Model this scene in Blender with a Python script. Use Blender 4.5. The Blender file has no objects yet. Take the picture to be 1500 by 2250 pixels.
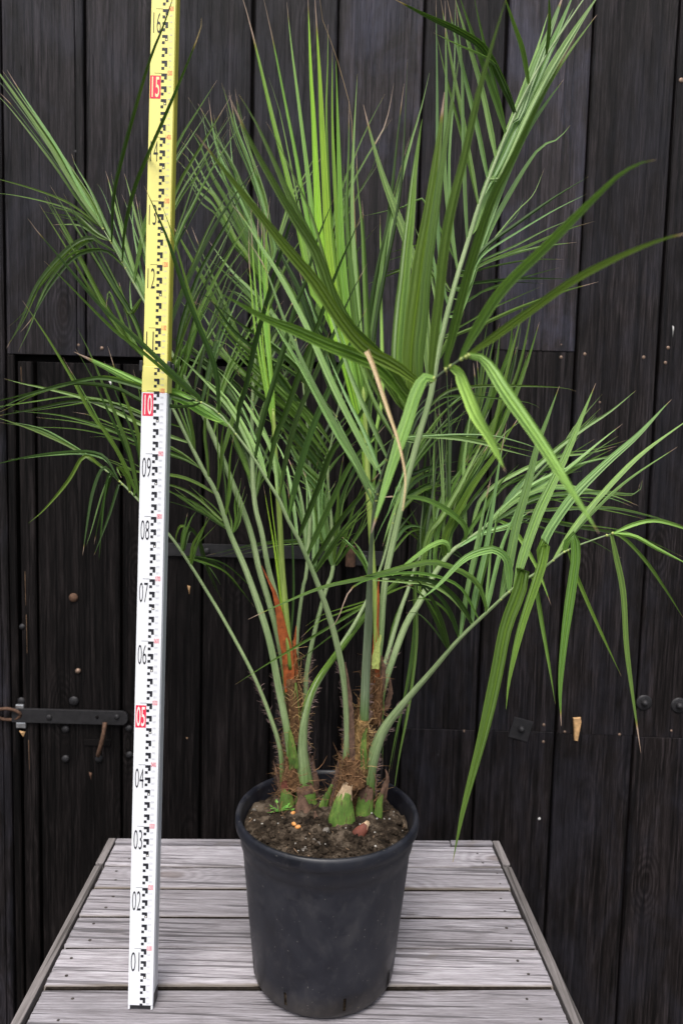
import bpy, bmesh, math, random
from mathutils import Vector, Matrix, noise
random.seed(7)
R = math.radians
sc = bpy.context.scene
C = sc.collection

# ------------------------------------------------------------------ camera, world, sun, exposure
CZ = 1.665                      # camera height over the ground
TT = CZ - 0.915                 # table top height
FPX, CX, CY = 1600.0, 750.0, 1125.0     # focal length and centre, in photograph pixels
PITCH, ROLL = R(5.1), 0.0258
_f = Vector((0, math.cos(PITCH), -math.sin(PITCH)))
_r = Vector((1, 0, 0))
_d = _f.cross(_r)
CR = _r * math.cos(ROLL) - _d * math.sin(ROLL)
CD = _r * math.sin(ROLL) + _d * math.cos(ROLL)
CAM = Vector((0, 0, CZ))
cam_data = bpy.data.cameras.new('camera')
cam = bpy.data.objects.new('camera', cam_data)
C.objects.link(cam)
mw = Matrix((CR, -CD, -_f)).transposed().to_4x4()
mw.translation = CAM
cam.matrix_world = mw
cam_data.sensor_fit = 'VERTICAL'
cam_data.sensor_height = 36.0
cam_data.lens = FPX / 2250 * 36
cam_data.clip_start = 0.02
cam_data.clip_end = 500
cam_data.dof.use_dof = True
cam_data.dof.focus_distance = 1.20
cam_data.dof.aperture_fstop = 5.0
cam_data.dof.aperture_blades = 7
sc.camera = cam

world = bpy.data.worlds.new('World')
sc.world = world
world.use_nodes = True
SUN_EL, SUN_AZ = R(62), R(190)          # azimuth clockwise from +Y: behind the camera, a little to the left
wn = world.node_tree.nodes; wl = world.node_tree.links
bg = wn['Background']
sky = wn.new('ShaderNodeTexSky')
sky.sky_type = 'NISHITA'
sky.sun_disc = False
sky.sun_elevation = SUN_EL
sky.sun_rotation = SUN_AZ
sky.air_density = 1.0
sky.dust_density = 4.0
sky.ozone_density = 1.0
hs = wn.new('ShaderNodeHueSaturation')
hs.inputs['Saturation'].default_value = 0.55     # thin overcast: a pale sky
wl.new(sky.outputs[0], hs.inputs['Color'])
wl.new(hs.outputs[0], bg.inputs['Color'])
bg.inputs['Strength'].default_value = 0.09
sun_data = bpy.data.lights.new('sun', 'SUN')
sun_data.energy = 1.5
sun_data.angle = R(30)
sun_data.color = (1.0, 0.97, 0.93)
sun = bpy.data.objects.new('sun', sun_data)
C.objects.link(sun)
sdir = Vector((math.sin(SUN_AZ) * math.cos(SUN_EL), math.cos(SUN_AZ) * math.cos(SUN_EL), math.sin(SUN_EL)))
sun.rotation_euler = (-sdir).to_track_quat('-Z', 'Y').to_euler()
sun.location = (0, -2, 5)
vs = sc.view_settings
vs.view_transform = 'Standard'
vs.look = 'None'
vs.gamma = 1.0
vs.exposure = 1.08
vs.use_curve_mapping = False

# ------------------------------------------------------------------ measuring helpers: photograph pixel -> point in the place
def ray(x, y):
    return CR * ((x - CX) / FPX) + CD * ((y - CY) / FPX) + _f

def at(x, y, Y):                # the point seen at a pixel, Y metres in front of the camera
    d = ray(x, y)
    return CAM + d * (Y / d.y)

def on_z(x, y, z):
    d = ray(x, y)
    return CAM + d * ((z - CZ) / d.z)

# ------------------------------------------------------------------ object helpers
def tag(o, label=None, cat=None, group=None, kind=None):
    if label: o['label'] = label
    if cat: o['category'] = cat
    if group: o['group'] = group
    if kind: o['kind'] = kind
    return o

def empty(name, loc, label=None, cat=None, group=None):
    o = bpy.data.objects.new(name, None)
    o.empty_display_size = 0.05
    o.location = loc
    C.objects.link(o)
    return tag(o, label, cat, group)

def link(name, me, parent=None, mat=None, color=None):
    o = bpy.data.objects.new(name, me)
    C.objects.link(o)
    if parent is not None:
        o.parent = parent
        root = parent
        loc = Vector()
        while root is not None:             # parts are modelled in world coordinates
            loc += root.location if root.rotation_euler.x == 0 and root.rotation_euler.z == 0 else Vector()
            root = root.parent
        o.location = -loc
    if mat is not None:
        me.materials.append(mat)
    if color is not None:
        o.color = (*color, 1)
    return o

def mesh(name, verts, faces, smooth=False):
    me = bpy.data.meshes.new(name)
    me.from_pydata([tuple(v) for v in verts], [], faces)
    if smooth:
        me.shade_smooth()
    me.update()
    return me

def box_vf(x0, x1, y0, y1, z0, z1):
    v = [(x, y, z) for z in (z0, z1) for y in (y0, y1) for x in (x0, x1)]
    f = [(0, 2, 3, 1), (4, 5, 7, 6), (0, 1, 5, 4), (1, 3, 7, 5), (3, 2, 6, 7), (2, 0, 4, 6)]
    return v, f

def merge(parts):
    V, F = [], []
    for v, f in parts:
        n = len(V)
        V += [tuple(q) for q in v]
        F += [tuple(i + n for i in q) for q in f]
    return V, F

def bevelled(name, V, F, w, seg=2):
    bm = bmesh.new()
    vs_ = [bm.verts.new(v) for v in V]
    for f in F:
        bm.faces.new([vs_[i] for i in f])
    bmesh.ops.bevel(bm, geom=list(bm.edges), offset=w, segments=seg, affect='EDGES', profile=0.6)
    me = bpy.data.meshes.new(name)
    bm.normal_update()
    bm.to_mesh(me)
    bm.free()
    return me

def catmull(pts, n):
    P = [pts[0] * 2 - pts[1]] + list(pts) + [pts[-1] * 2 - pts[-2]]
    L = [0.0]
    for a, b in zip(pts, pts[1:]):
        L.append(L[-1] + (b - a).length)
    out = []
    for k in range(n):
        s = L[-1] * k / (n - 1)
        i = 0
        while i < len(pts) - 2 and s > L[i + 1]:
            i += 1
        t = (s - L[i]) / max(1e-9, L[i + 1] - L[i])
        t = min(1, max(0, t))
        a, b, c, d = P[i], P[i + 1], P[i + 2], P[i + 3]
        out.append(0.5 * ((2 * b) + (c - a) * t + (2 * a - 5 * b + 4 * c - d) * t * t + (3 * b - a - 3 * c + d) * t ** 3))
    return out

def lerp_list(L, t):
    if len(L) == 1: return L[0]
    s = t * (len(L) - 1)
    i = min(int(s), len(L) - 2)
    return L[i] + (L[i + 1] - L[i]) * (s - i)

def tube_vf(pts, rad, n=8, flat=1.0, ref=None, cap=True, lens=False):
    """tapered tube along pts; flat squeezes it along the ref direction."""
    V, F = [], []
    m = len(pts)
    for i, p in enumerate(pts):
        t = (pts[min(i + 1, m - 1)] - pts[max(i - 1, 0)]).normalized()
        v = ref if ref is not None else (p - CAM)
        s = t.cross(v)
        if s.length < 1e-6: s = t.orthogonal()
        s.normalize()
        q = s.cross(t).normalized()
        r = rad[i] if isinstance(rad, (list, tuple)) else rad
        for k in range(n):
            a = 2 * math.pi * k / n
            sn = math.sin(a) * (abs(math.sin(a)) ** 0.45 if lens else 1)
            V.append(p + s * (r * math.cos(a)) + q * (r * flat * sn))
    for i in range(m - 1):
        for k in range(n):
            a, b = i * n + k, i * n + (k + 1) % n
            F.append((a, b, b + n, a + n))
    if cap:
        F.append(tuple(range(n))[::-1])
        F.append(tuple((m - 1) * n + k for k in range(n)))
    return V, F

# ------------------------------------------------------------------ materials
def mat(name):
    m = bpy.data.materials.new(name)
    m.use_nodes = True
    nt = m.node_tree
    b = nt.nodes['Principled BSDF']
    return m, nt, b

def N(nt, t, **kw):
    n = nt.nodes.new(t)
    for k, v in kw.items():
        if k in n.inputs.keys(): n.inputs[k].default_value = v
        else: setattr(n, k, v)
    return n

def ramp(nt, fac, stops):
    n = nt.nodes.new('ShaderNodeValToRGB')
    e = n.color_ramp.elements
    while len(e) < len(stops): e.new(0.5)
    for el, (p, c) in zip(e, stops):
        el.position = p
        el.color = (*c, 1) if len(c) == 3 else c
    nt.links.new(fac, n.inputs[0])
    return n.outputs[0]

def mixc(nt, fac, a, b, mode='MIX'):
    n = nt.nodes.new('ShaderNodeMix')
    n.data_type = 'RGBA'
    n.blend_type = mode
    for s, v in ((0, fac), (6, a), (7, b)):
        if hasattr(v, 'is_output') or isinstance(v, bpy.types.NodeSocket): nt.links.new(v, n.inputs[s])
        elif isinstance(v, (tuple, list)): n.inputs[s].default_value = (*v, 1)
        else: n.inputs[s].default_value = v
    return n.outputs[2]

def mathn(nt, op, a, b=None, clamp=False):
    n = nt.nodes.new('ShaderNodeMath')
    n.operation = op
    n.use_clamp = clamp
    for i, v in enumerate((a, b)):
        if v is None: continue
        if isinstance(v, bpy.types.NodeSocket): nt.links.new(v, n.inputs[i])
        else: n.inputs[i].default_value = v
    return n.outputs[0]

def coords(nt, scale=(1, 1, 1), jitter=7.0, kind='Object'):
    tc = nt.nodes.new('ShaderNodeTexCoord')
    oi = nt.nodes.new('ShaderNodeObjectInfo')
    cmb = nt.nodes.new('ShaderNodeCombineXYZ')
    for i, k in enumerate((1.0, 0.37, 2.3)):
        nt.links.new(mathn(nt, 'MULTIPLY', oi.outputs['Random'], jitter * k), cmb.inputs[i])
    add = nt.nodes.new('ShaderNodeVectorMath'); add.operation = 'ADD'
    nt.links.new(tc.outputs[kind], add.inputs[0]); nt.links.new(cmb.outputs[0], add.inputs[1])
    mul = nt.nodes.new('ShaderNodeVectorMath'); mul.operation = 'MULTIPLY'
    nt.links.new(add.outputs[0], mul.inputs[0]); mul.inputs[1].default_value = scale
    return mul.outputs[0], oi, add.outputs[0]

def noise_t(nt, vec, scale=1.0, detail=5, rough=0.55, dist=0.0):
    n = nt.nodes.new('ShaderNodeTexNoise')
    n.inputs['Scale'].default_value = scale
    n.inputs['Detail'].default_value = detail
    n.inputs['Roughness'].default_value = rough
    n.inputs['Distortion'].default_value = dist
    nt.links.new(vec, n.inputs['Vector'])
    return n.outputs['Fac']

def bump(nt, b, h, strength, dist):
    n = nt.nodes.new('ShaderNodeBump')
    n.inputs['Strength'].default_value = strength
    n.inputs['Distance'].default_value = dist
    nt.links.new(h, n.inputs['Height'])
    nt.links.new(n.outputs[0], b.inputs['Normal'])

def wood(name, dark, mid, pale, axis, grain=1.0, rough=0.75, bumpd=0.0015, knot=(0.03, 0.02, 0.015), fleck=None, spec=0.3, knots=1.0, sharp=False, stretch=3.0, edge=None, fine=14.0, tint=None):
    """weathered board; axis 0 = grain along X, 2 = along Z."""
    m, nt, b = mat(name)
    s = [70 * grain, 70 * grain, 70 * grain]; s[axis] = stretch
    v, oi, base = coords(nt, tuple(s))
    g1 = noise_t(nt, v, 1.0, 6, 0.62, 0.4)
    s2 = [380.0, 380.0, 380.0]; s2[axis] = fine
    mul = nt.nodes.new('ShaderNodeVectorMath'); mul.operation = 'MULTIPLY'
    nt.links.new(base, mul.inputs[0]); mul.inputs[1].default_value = s2
    g2 = noise_t(nt, mul.outputs[0], 1.0, 6, 0.72)
    s3 = [5.0, 5.0, 5.0]; s3[axis] = 1.3
    mul3 = nt.nodes.new('ShaderNodeVectorMath'); mul3.operation = 'MULTIPLY'
    nt.links.new(base, mul3.inputs[0]); mul3.inputs[1].default_value = s3
    big = noise_t(nt, mul3.outputs[0], 1.6, 6, 0.65, 0.5)
    # knots: sparse stretched cells with rings
    s4 = [6.0, 6.0, 6.0]; s4[axis] = 2.4
    mul4 = nt.nodes.new('ShaderNodeVectorMath'); mul4.operation = 'MULTIPLY'
    nt.links.new(base, mul4.inputs[0]); mul4.inputs[1].default_value = s4
    vo = nt.nodes.new('ShaderNodeTexVoronoi'); vo.inputs['Scale'].default_value = 1.0
    nt.links.new(mul4.outputs[0], vo.inputs['Vector'])
    kn = ramp(nt, vo.outputs['Distance'], [(0.0, (1, 1, 1)), (0.07, (0.75, 0.75, 0.75)), (0.12, (0.1, 0.1, 0.1)), (0.2, (0, 0, 0))])
    rings = nt.nodes.new('ShaderNodeMath'); rings.operation = 'SINE'
    nt.links.new(mathn(nt, 'ADD', mathn(nt, 'MULTIPLY', vo.outputs['Distance'], 130.0), mathn(nt, 'MULTIPLY', g1, 9.0)), rings.inputs[0])
    ringf = mathn(nt, 'MULTIPLY', mathn(nt, 'MULTIPLY', rings.outputs[0], 0.5, False), ramp(nt, vo.outputs['Distance'], [(0.05, (1, 1, 1)), (0.33, (0, 0, 0))]))
    mixf = mathn(nt, 'ADD', mathn(nt, 'ADD', mathn(nt, 'MULTIPLY', g1, 0.40), mathn(nt, 'MULTIPLY', g2, 0.52)), mathn(nt, 'MULTIPLY', ringf, 0.14))
    col = ramp(nt, mixf, [(0.36 if sharp else 0.30, dark), (0.46, mid), (0.57 if sharp else 0.62, pale)])
    col = mixc(nt, mathn(nt, 'MULTIPLY', ramp(nt, big, [(0.40, (0, 0, 0)), (0.68, (1, 1, 1))]), 0.55), col, dark)
    col = mixc(nt, mathn(nt, 'MULTIPLY', kn, 0.85 * knots), col, knot)
    s8 = [150.0, 150.0, 150.0]; s8[axis] = 2.6
    mul8 = nt.nodes.new('ShaderNodeVectorMath'); mul8.operation = 'MULTIPLY'
    nt.links.new(base, mul8.inputs[0]); mul8.inputs[1].default_value = s8
    ck = ramp(nt, noise_t(nt, mul8.outputs[0], 1.0, 2, 0.4, 0.15), [(0.585, (0, 0, 0)), (0.61, (1, 1, 1))])
    col = mixc(nt, mathn(nt, 'MULTIPLY', ck, 0.75), col, tuple(c * 0.45 for c in dark))      # drying cracks along the grain
    hv = nt.nodes.new('ShaderNodeHueSaturation')
    nt.links.new(col, hv.inputs['Color'])
    nt.links.new(mathn(nt, 'ADD', mathn(nt, 'MULTIPLY', oi.outputs['Random'], 0.40), 0.80), hv.inputs['Value'])
    col = hv.outputs[0]
    if tint:
        s7 = [3.2, 3.2, 3.2]; s7[axis] = 1.8
        mul7 = nt.nodes.new('ShaderNodeVectorMath'); mul7.operation = 'MULTIPLY'
        nt.links.new(base, mul7.inputs[0]); mul7.inputs[1].default_value = s7
        f7 = noise_t(nt, mul7.outputs[0], 2.0, 7, 0.72, 0.4)
        col = mixc(nt, mathn(nt, 'MULTIPLY', ramp(nt, f7, [(0.46, (0, 0, 0)), (0.66, (1, 1, 1))]), 0.6), col, mixc(nt, ramp(nt, mixf, [(0.36, (0, 0, 0)), (0.57, (1, 1, 1))]), tuple(c * 0.45 for c in tint), tint))  # bluish patches: sky sheen mixed into the board colour
    if fleck:
        s5 = [26.0, 26.0, 26.0]; s5[axis] = 11.0
        mul5 = nt.nodes.new('ShaderNodeVectorMath'); mul5.operation = 'MULTIPLY'
        nt.links.new(base, mul5.inputs[0]); mul5.inputs[1].default_value = s5
        f5 = noise_t(nt, mul5.outputs[0], 1.0, 4, 0.7)
        col = mixc(nt, mathn(nt, 'MULTIPLY', ramp(nt, f5, [(0.70, (0, 0, 0)), (0.76, (1, 1, 1))]), 0.5), col, fleck)
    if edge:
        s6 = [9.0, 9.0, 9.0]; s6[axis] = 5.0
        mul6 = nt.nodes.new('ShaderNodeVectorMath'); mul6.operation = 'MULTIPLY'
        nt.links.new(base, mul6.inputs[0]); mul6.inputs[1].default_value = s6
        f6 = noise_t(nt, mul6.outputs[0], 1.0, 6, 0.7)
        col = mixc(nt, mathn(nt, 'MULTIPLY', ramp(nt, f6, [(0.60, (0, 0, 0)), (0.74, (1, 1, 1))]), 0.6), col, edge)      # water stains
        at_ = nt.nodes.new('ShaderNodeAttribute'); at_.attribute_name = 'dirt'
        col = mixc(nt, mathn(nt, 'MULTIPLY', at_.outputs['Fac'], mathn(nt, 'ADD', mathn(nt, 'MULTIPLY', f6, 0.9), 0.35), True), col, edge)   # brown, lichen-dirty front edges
    nt.links.new(col, b.inputs['Base Color'])
    b.inputs['Roughness'].default_value = rough
    b.inputs['Specular IOR Level'].default_value = spec
    h = mathn(nt, 'ADD', mathn(nt, 'MULTIPLY', g1, 0.8), mathn(nt, 'MULTIPLY', g2, 0.5))
    h = mathn(nt, 'SUBTRACT', mathn(nt, 'SUBTRACT', h, mathn(nt, 'MULTIPLY', kn, 0.3)), mathn(nt, 'MULTIPLY', ck, 0.5))
    bump(nt, b, h, 0.9, bumpd)
    return m

M = {}  # darker boards: own stain, plus the wall's fall of light put into colour
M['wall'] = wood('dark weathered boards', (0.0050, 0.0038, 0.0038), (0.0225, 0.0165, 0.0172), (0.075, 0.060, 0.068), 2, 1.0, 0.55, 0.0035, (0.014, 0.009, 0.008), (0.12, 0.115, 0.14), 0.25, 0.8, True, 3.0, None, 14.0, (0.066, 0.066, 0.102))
M['wall_dark'] = wood('stained and shaded long boards', (0.0026, 0.0020, 0.0019), (0.0100, 0.0076, 0.0074), (0.037, 0.0295, 0.0310), 2, 1.0, 0.55, 0.0032, (0.007, 0.005, 0.004), (0.06, 0.056, 0.06), 0.16, 0.8, True, 3.0, None, 14.0, (0.027, 0.026, 0.035))
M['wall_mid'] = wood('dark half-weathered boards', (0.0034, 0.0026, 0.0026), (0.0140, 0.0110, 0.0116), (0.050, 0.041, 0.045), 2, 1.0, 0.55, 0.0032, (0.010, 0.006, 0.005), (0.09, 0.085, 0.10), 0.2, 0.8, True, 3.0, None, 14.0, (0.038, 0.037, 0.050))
M['wall_low'] = wood('stained and shaded boards', (0.0019, 0.0014, 0.0014), (0.0070, 0.0054, 0.0052), (0.0260, 0.0208, 0.0205), 2, 1.0, 0.6, 0.0028, (0.004, 0.003, 0.0025), (0.04, 0.037, 0.04), 0.12, 0.6, True)
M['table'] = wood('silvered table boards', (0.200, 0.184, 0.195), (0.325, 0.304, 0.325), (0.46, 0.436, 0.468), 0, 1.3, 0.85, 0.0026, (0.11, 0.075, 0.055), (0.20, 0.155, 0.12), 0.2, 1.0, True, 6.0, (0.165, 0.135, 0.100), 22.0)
M['table_y'] = wood('silvered edge strip', (0.10, 0.09, 0.085), (0.20, 0.18, 0.175), (0.34, 0.31, 0.31), 1, 1.3, 0.85, 0.0012, (0.13, 0.085, 0.06), None, 0.2)

def plain(name, col, rough=0.5, metal=0.0, spec=0.5, var=0.0, scale=40, bumpd=0.0):
    m, nt, b = mat(name)
    b.inputs['Base Color'].default_value = (*col, 1)
    b.inputs['Roughness'].default_value = rough
    b.inputs['Metallic'].default_value = metal
    b.inputs['Specular IOR Level'].default_value = spec
    if var:
        v, oi, _ = coords(nt, (scale,) * 3)
        n = noise_t(nt, v, 1, 5, 0.65)
        lo = tuple(c * (1 - var) for c in col); hi = tuple(min(1, c * (1 + var)) for c in col)
        nt.links.new(ramp(nt, n, [(0.3, lo), (0.7, hi)]), b.inputs['Base Color'])
        if bumpd: bump(nt, b, n, 0.8, bumpd)
    return m

M['gap'] = plain('dark gap', (0.006, 0.005, 0.005), 0.95, 0, 0.1)
M['gapshade'] = plain('painted joint shade', (0.020, 0.016, 0.013), 0.95, 0, 0.05, 0.5, 120)  # near-black that stands for the shade between table boards
M['iron'] = plain('blackened iron', (0.014, 0.013, 0.0145), 0.6, 0.2, 0.5, 0.5, 60, 0.0006)
M['rust'] = plain('rusty iron', (0.10, 0.055, 0.035), 0.75, 0.2, 0.3, 0.5, 90, 0.0006)
M['screw'] = plain('dull screw head', (0.22, 0.15, 0.11), 0.5, 0.5, 0.4, 0.3, 200)
M['zinc'] = plain('bright bare metal', (0.55, 0.55, 0.56), 0.3, 0.9, 0.5, 0.3, 90)
M['rawwood2'] = plain('old bare wood', (0.16, 0.10, 0.06), 0.8, 0, 0.2, 0.5, 120)
M['rawwood'] = plain('raw split wood', (0.50, 0.30, 0.14), 0.7, 0, 0.3, 0.4, 120, 0.001)
M['whitefleck'] = plain('white paint fleck', (0.6, 0.58, 0.56), 0.7)
M['nail'] = plain('rusty nail head', (0.055, 0.046, 0.042), 0.7, 0.2, 0.3, 0.4, 200)
M['staff_white'] = plain('white enamel', (0.78, 0.79, 0.82), 0.38, 0, 0.4, 0.02, 30)
M['staff_yellow'] = plain('yellow enamel', (0.86, 0.78, 0.23), 0.38, 0, 0.4, 0.02, 30)
M['staff_edge'] = plain('yellow enamel edge', (0.55, 0.50, 0.06), 0.4)
M['alu'] = plain('satin aluminium edge', (0.55, 0.57, 0.60), 0.4, 0.2)
M['ink'] = plain('black print', (0.020, 0.020, 0.026), 0.5, 0, 0.3)
M['ink_red'] = plain('red print', (0.75, 0.035, 0.08), 0.5, 0, 0.3)
M['ink_grey'] = plain('pale grey print', (0.50, 0.50, 0.54), 0.5, 0, 0.3)
M['ink_white'] = plain('white print', (0.80, 0.78, 0.74), 0.5, 0, 0.3)
M['ink_cream'] = plain('pale yellow print', (0.86, 0.80, 0.42), 0.5, 0, 0.3)
M['blackplastic'] = plain('black plastic', (0.018, 0.018, 0.020), 0.45)
M['ground'] = plain('grey paving ground', (0.075, 0.072, 0.07), 0.9, 0, 0.2, 0.3, 8, 0.002)

# pot plastic: black with dusty scuffs
m, nt, b = mat('dusty black pot plastic')
v, oi, base = coords(nt, (9, 9, 9), 0)
n1 = noise_t(nt, v, 1, 7, 0.68, 0.6)
v2, _, _ = coords(nt, (42, 42, 24), 0)
n2 = noise_t(nt, v2, 1, 7, 0.72, 0.6)
v3, _, _ = coords(nt, (220, 220, 220), 0)
n3 = noise_t(nt, v3, 1, 2, 0.5)
col = ramp(nt, n1, [(0.36, (0.0030, 0.0036, 0.0070)), (0.52, (0.0085, 0.0095, 0.0155)), (0.68, (0.024, 0.024, 0.030))])
col = mixc(nt, mathn(nt, 'MULTIPLY', ramp(nt, n2, [(0.52, (0, 0, 0)), (0.62, (1, 1, 1))]), 0.20), col, (0.060, 0.056, 0.056))
col = mixc(nt, mathn(nt, 'MULTIPLY', ramp(nt, n3, [(0.72, (0, 0, 0)), (0.76, (1, 1, 1))]), 0.6), col, (0.25, 0.23, 0.20))
geo = N(nt, 'ShaderNodeTexCoord')
sx = N(nt, 'ShaderNodeSeparateXYZ'); nt.links.new(geo.outputs['Object'], sx.inputs[0])
low = ramp(nt, mathn(nt, 'SUBTRACT', sx.outputs[2], TT), [(0.0, (1, 1, 1)), (0.045, (0, 0, 0))])
col = mixc(nt, mathn(nt, 'MULTIPLY', mathn(nt, 'MULTIPLY', low, n2), 0.8), col, (0.085, 0.070, 0.055))   # splashed dirt at the foot
nt.links.new(col, b.inputs['Base Color'])
nt.links.new(ramp(nt, n1, [(0.36, (0.36, 0.36, 0.36)), (0.64, (0.62, 0.62, 0.62))]), b.inputs['Roughness'])
b.inputs['Specular IOR Level'].default_value = 0.5
bump(nt, b, n2, 0.25, 0.0005)
M['pot'] = m

# soil
m, nt, b = mat('dark potting soil')
v, oi, base = coords(nt, (38, 38, 38), 0)
n1 = noise_t(nt, v, 1, 8, 0.7)
v2, _, _ = coords(nt, (150, 150, 150), 0)
n2 = noise_t(nt, v2, 1, 4, 0.7)
col = ramp(nt, n1, [(0.36, (0.008, 0.0055, 0.0035)), (0.50, (0.036, 0.0255, 0.0170)), (0.63, (0.115, 0.088, 0.064))])
col = mixc(nt, ramp(nt, n2, [(0.68, (0, 0, 0)), (0.72, (1, 1, 1))]), col, (0.20, 0.175, 0.15))
nt.links.new(col, b.inputs['Base Color'])
b.inputs['Roughness'].default_value = 0.95
b.inputs['Specular IOR Level'].default_value = 0.15
bump(nt, b, mathn(nt, 'ADD', n1, n2), 1.0, 0.004)
M['soil'] = m
M['pebble'] = plain('grey soil stone', (0.13, 0.115, 0.10), 0.9, 0, 0.2, 0.5, 70, 0.002)
M['bark'] = plain('brown bark bit', (0.20, 0.13, 0.08), 0.9, 0, 0.2, 0.5, 150)
M['grit'] = plain('pale grit', (0.34, 0.32, 0.29), 0.9, 0, 0.2, 0.4, 200)
M['seed'] = plain('orange seed', (0.62, 0.27, 0.08), 0.45, 0, 0.4, 0.3, 200)
M['joint'] = plain('pale yellow joint', (0.42, 0.48, 0.14), 0.5, 0, 0.3, 0.3, 200)
M['weed'] = plain('tender green', (0.12, 0.30, 0.05), 0.5, 0, 0.3, 0.3, 200)

# leaflets: colour comes from each leaflet (Object Info), veins along the blade, dry tip
m, nt, b = mat('palm leaflet')
oi = N(nt, 'ShaderNodeObjectInfo')
tc = N(nt, 'ShaderNodeTexCoord')
uvs = N(nt, 'ShaderNodeSeparateXYZ'); nt.links.new(tc.outputs['UV'], uvs.inputs[0])
u, vv = uvs.outputs[0], uvs.outputs[1]
vec = N(nt, 'ShaderNodeCombineXYZ')
nt.links.new(mathn(nt, 'MULTIPLY', u, 26.0), vec.inputs[0])
nt.links.new(mathn(nt, 'MULTIPLY', vv, 2.0), vec.inputs[1])
nt.links.new(mathn(nt, 'MULTIPLY', oi.outputs['Random'], 40.0), vec.inputs[2])
vein = noise_t(nt, vec.outputs[0], 1.0, 3, 0.6)
vec2 = N(nt, 'ShaderNodeCombineXYZ')
nt.links.new(mathn(nt, 'MULTIPLY', u, 3.0), vec2.inputs[0])
nt.links.new(mathn(nt, 'MULTIPLY', vv, 9.0), vec2.inputs[1])
nt.links.new(mathn(nt, 'MULTIPLY', oi.outputs['Random'], 90.0), vec2.inputs[2])
blot = noise_t(nt, vec2.outputs[0], 1.0, 4, 0.6)
base_c = oi.outputs['Color']
dk = mixc(nt, 1.0, base_c, (0.52, 0.58, 0.48), 'MULTIPLY')
lt = mixc(nt, 1.0, base_c, (1.45, 1.36, 1.25), 'MULTIPLY')
col = mixc(nt, ramp(nt, vein, [(0.32, (0, 0, 0)), (0.68, (1, 1, 1))]), dk, lt)
col = mixc(nt, mathn(nt, 'MULTIPLY', ramp(nt, blot, [(0.35, (1, 1, 1)), (0.65, (0, 0, 0))]), 0.35), col, dk)
# midrib and margins
rib = mathn(nt, 'ABSOLUTE', mathn(nt, 'SUBTRACT', u, 0.5))
col = mixc(nt, mathn(nt, 'MULTIPLY', ramp(nt, rib, [(0.02, (1, 1, 1)), (0.06, (0, 0, 0))]), 0.55), col, mixc(nt, 1.0, base_c, (1.9, 1.8, 1.3), 'MULTIPLY'))
col = mixc(nt, mathn(nt, 'MULTIPLY', ramp(nt, rib, [(0.445, (0, 0, 0)), (0.485, (1, 1, 1))]), 0.7), col, mixc(nt, 1.0, base_c, (1.7, 1.6, 1.3), 'MULTIPLY'))
# yellowed and dried tip, its length in the object's alpha
tipl = mathn(nt, 'ADD', mathn(nt, 'SUBTRACT', vv, oi.outputs['Alpha']), mathn(nt, 'MULTIPLY', mathn(nt, 'SUBTRACT', vein, 0.5), 0.03))
col = mixc(nt, ramp(nt, tipl, [(0.0, (0, 0, 0)), (0.03, (1, 1, 1))]), col, (0.30, 0.22, 0.05))
col = mixc(nt, ramp(nt, tipl, [(0.02, (0, 0, 0)), (0.04, (1, 1, 1))]), col, (0.44, 0.32, 0.25))
nt.links.new(col, b.inputs['Base Color'])
b.inputs['Roughness'].default_value = 0.40
b.inputs['Specular IOR Level'].default_value = 0.36
bump(nt, b, vein, 0.5, 0.0006)
tr = N(nt, 'ShaderNodeBsdfTranslucent')
nt.links.new(mixc(nt, 1.0, col, (1.25, 1.35, 0.7), 'MULTIPLY'), tr.inputs['Color'])
ms = N(nt, 'ShaderNodeMixShader'); ms.inputs[0].default_value = 0.30
nt.links.new(b.outputs[0], ms.inputs[1]); nt.links.new(tr.outputs[0], ms.inputs[2])
nt.links.new(ms.outputs[0], nt.nodes['Material Output'].inputs['Surface'])
M['leaf'] = m

# petioles: green with a waxy bloom and dark speckle
m, nt, b = mat('waxy leaf stalk')
oi = N(nt, 'ShaderNodeObjectInfo')
v, _, _ = coords(nt, (1100, 1100, 700), 3)
sp = noise_t(nt, v, 1, 3, 0.6)
v2, _, _ = coords(nt, (30, 30, 7), 3)
bl = noise_t(nt, v2, 1, 5, 0.6)
tc = N(nt, 'ShaderNodeTexCoord')
uvs = N(nt, 'ShaderNodeSeparateXYZ'); nt.links.new(tc.outputs['UV'], uvs.inputs[0])
sv = N(nt, 'ShaderNodeCombineXYZ')
nt.links.new(mathn(nt, 'MULTIPLY', uvs.outputs[0], 22.0), sv.inputs[0]); nt.links.new(mathn(nt, 'MULTIPLY', uvs.outputs[1], 9.0), sv.inputs[1]); nt.links.new(mathn(nt, 'MULTIPLY', oi.outputs['Random'], 50.0), sv.inputs[2])
ridge = noise_t(nt, sv.outputs[0], 1.0, 4, 0.6)
fresh = (0.12, 0.23, 0.035)
bloomed = mixc(nt, ramp(nt, bl, [(0.35, (0, 0, 0)), (0.65, (1, 1, 1))]), mixc(nt, 1.0, oi.outputs['Color'], (0.72, 0.78, 0.70), 'MULTIPLY'), oi.outputs['Color'])
col = mixc(nt, ramp(nt, mathn(nt, 'ADD', uvs.outputs[1], mathn(nt, 'MULTIPLY', bl, 0.06)), [(0.05, (0, 0, 0)), (0.15, (1, 1, 1))]), fresh, bloomed)
col = mixc(nt, mathn(nt, 'MULTIPLY', ramp(nt, sp, [(0.55, (0, 0, 0)), (0.66, (1, 1, 1))]), mathn(nt, 'SUBTRACT', 1.0, oi.outputs['Alpha'])), col, (0.05, 0.055, 0.03))
col = mixc(nt, 1.0, col, ramp(nt, ridge, [(0.34, (0.55, 0.60, 0.50)), (0.64, (1.0, 1.0, 1.0))]), 'MULTIPLY')
nt.links.new(col, b.inputs['Base Color'])
b.inputs['Roughness'].default_value = 0.5
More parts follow.
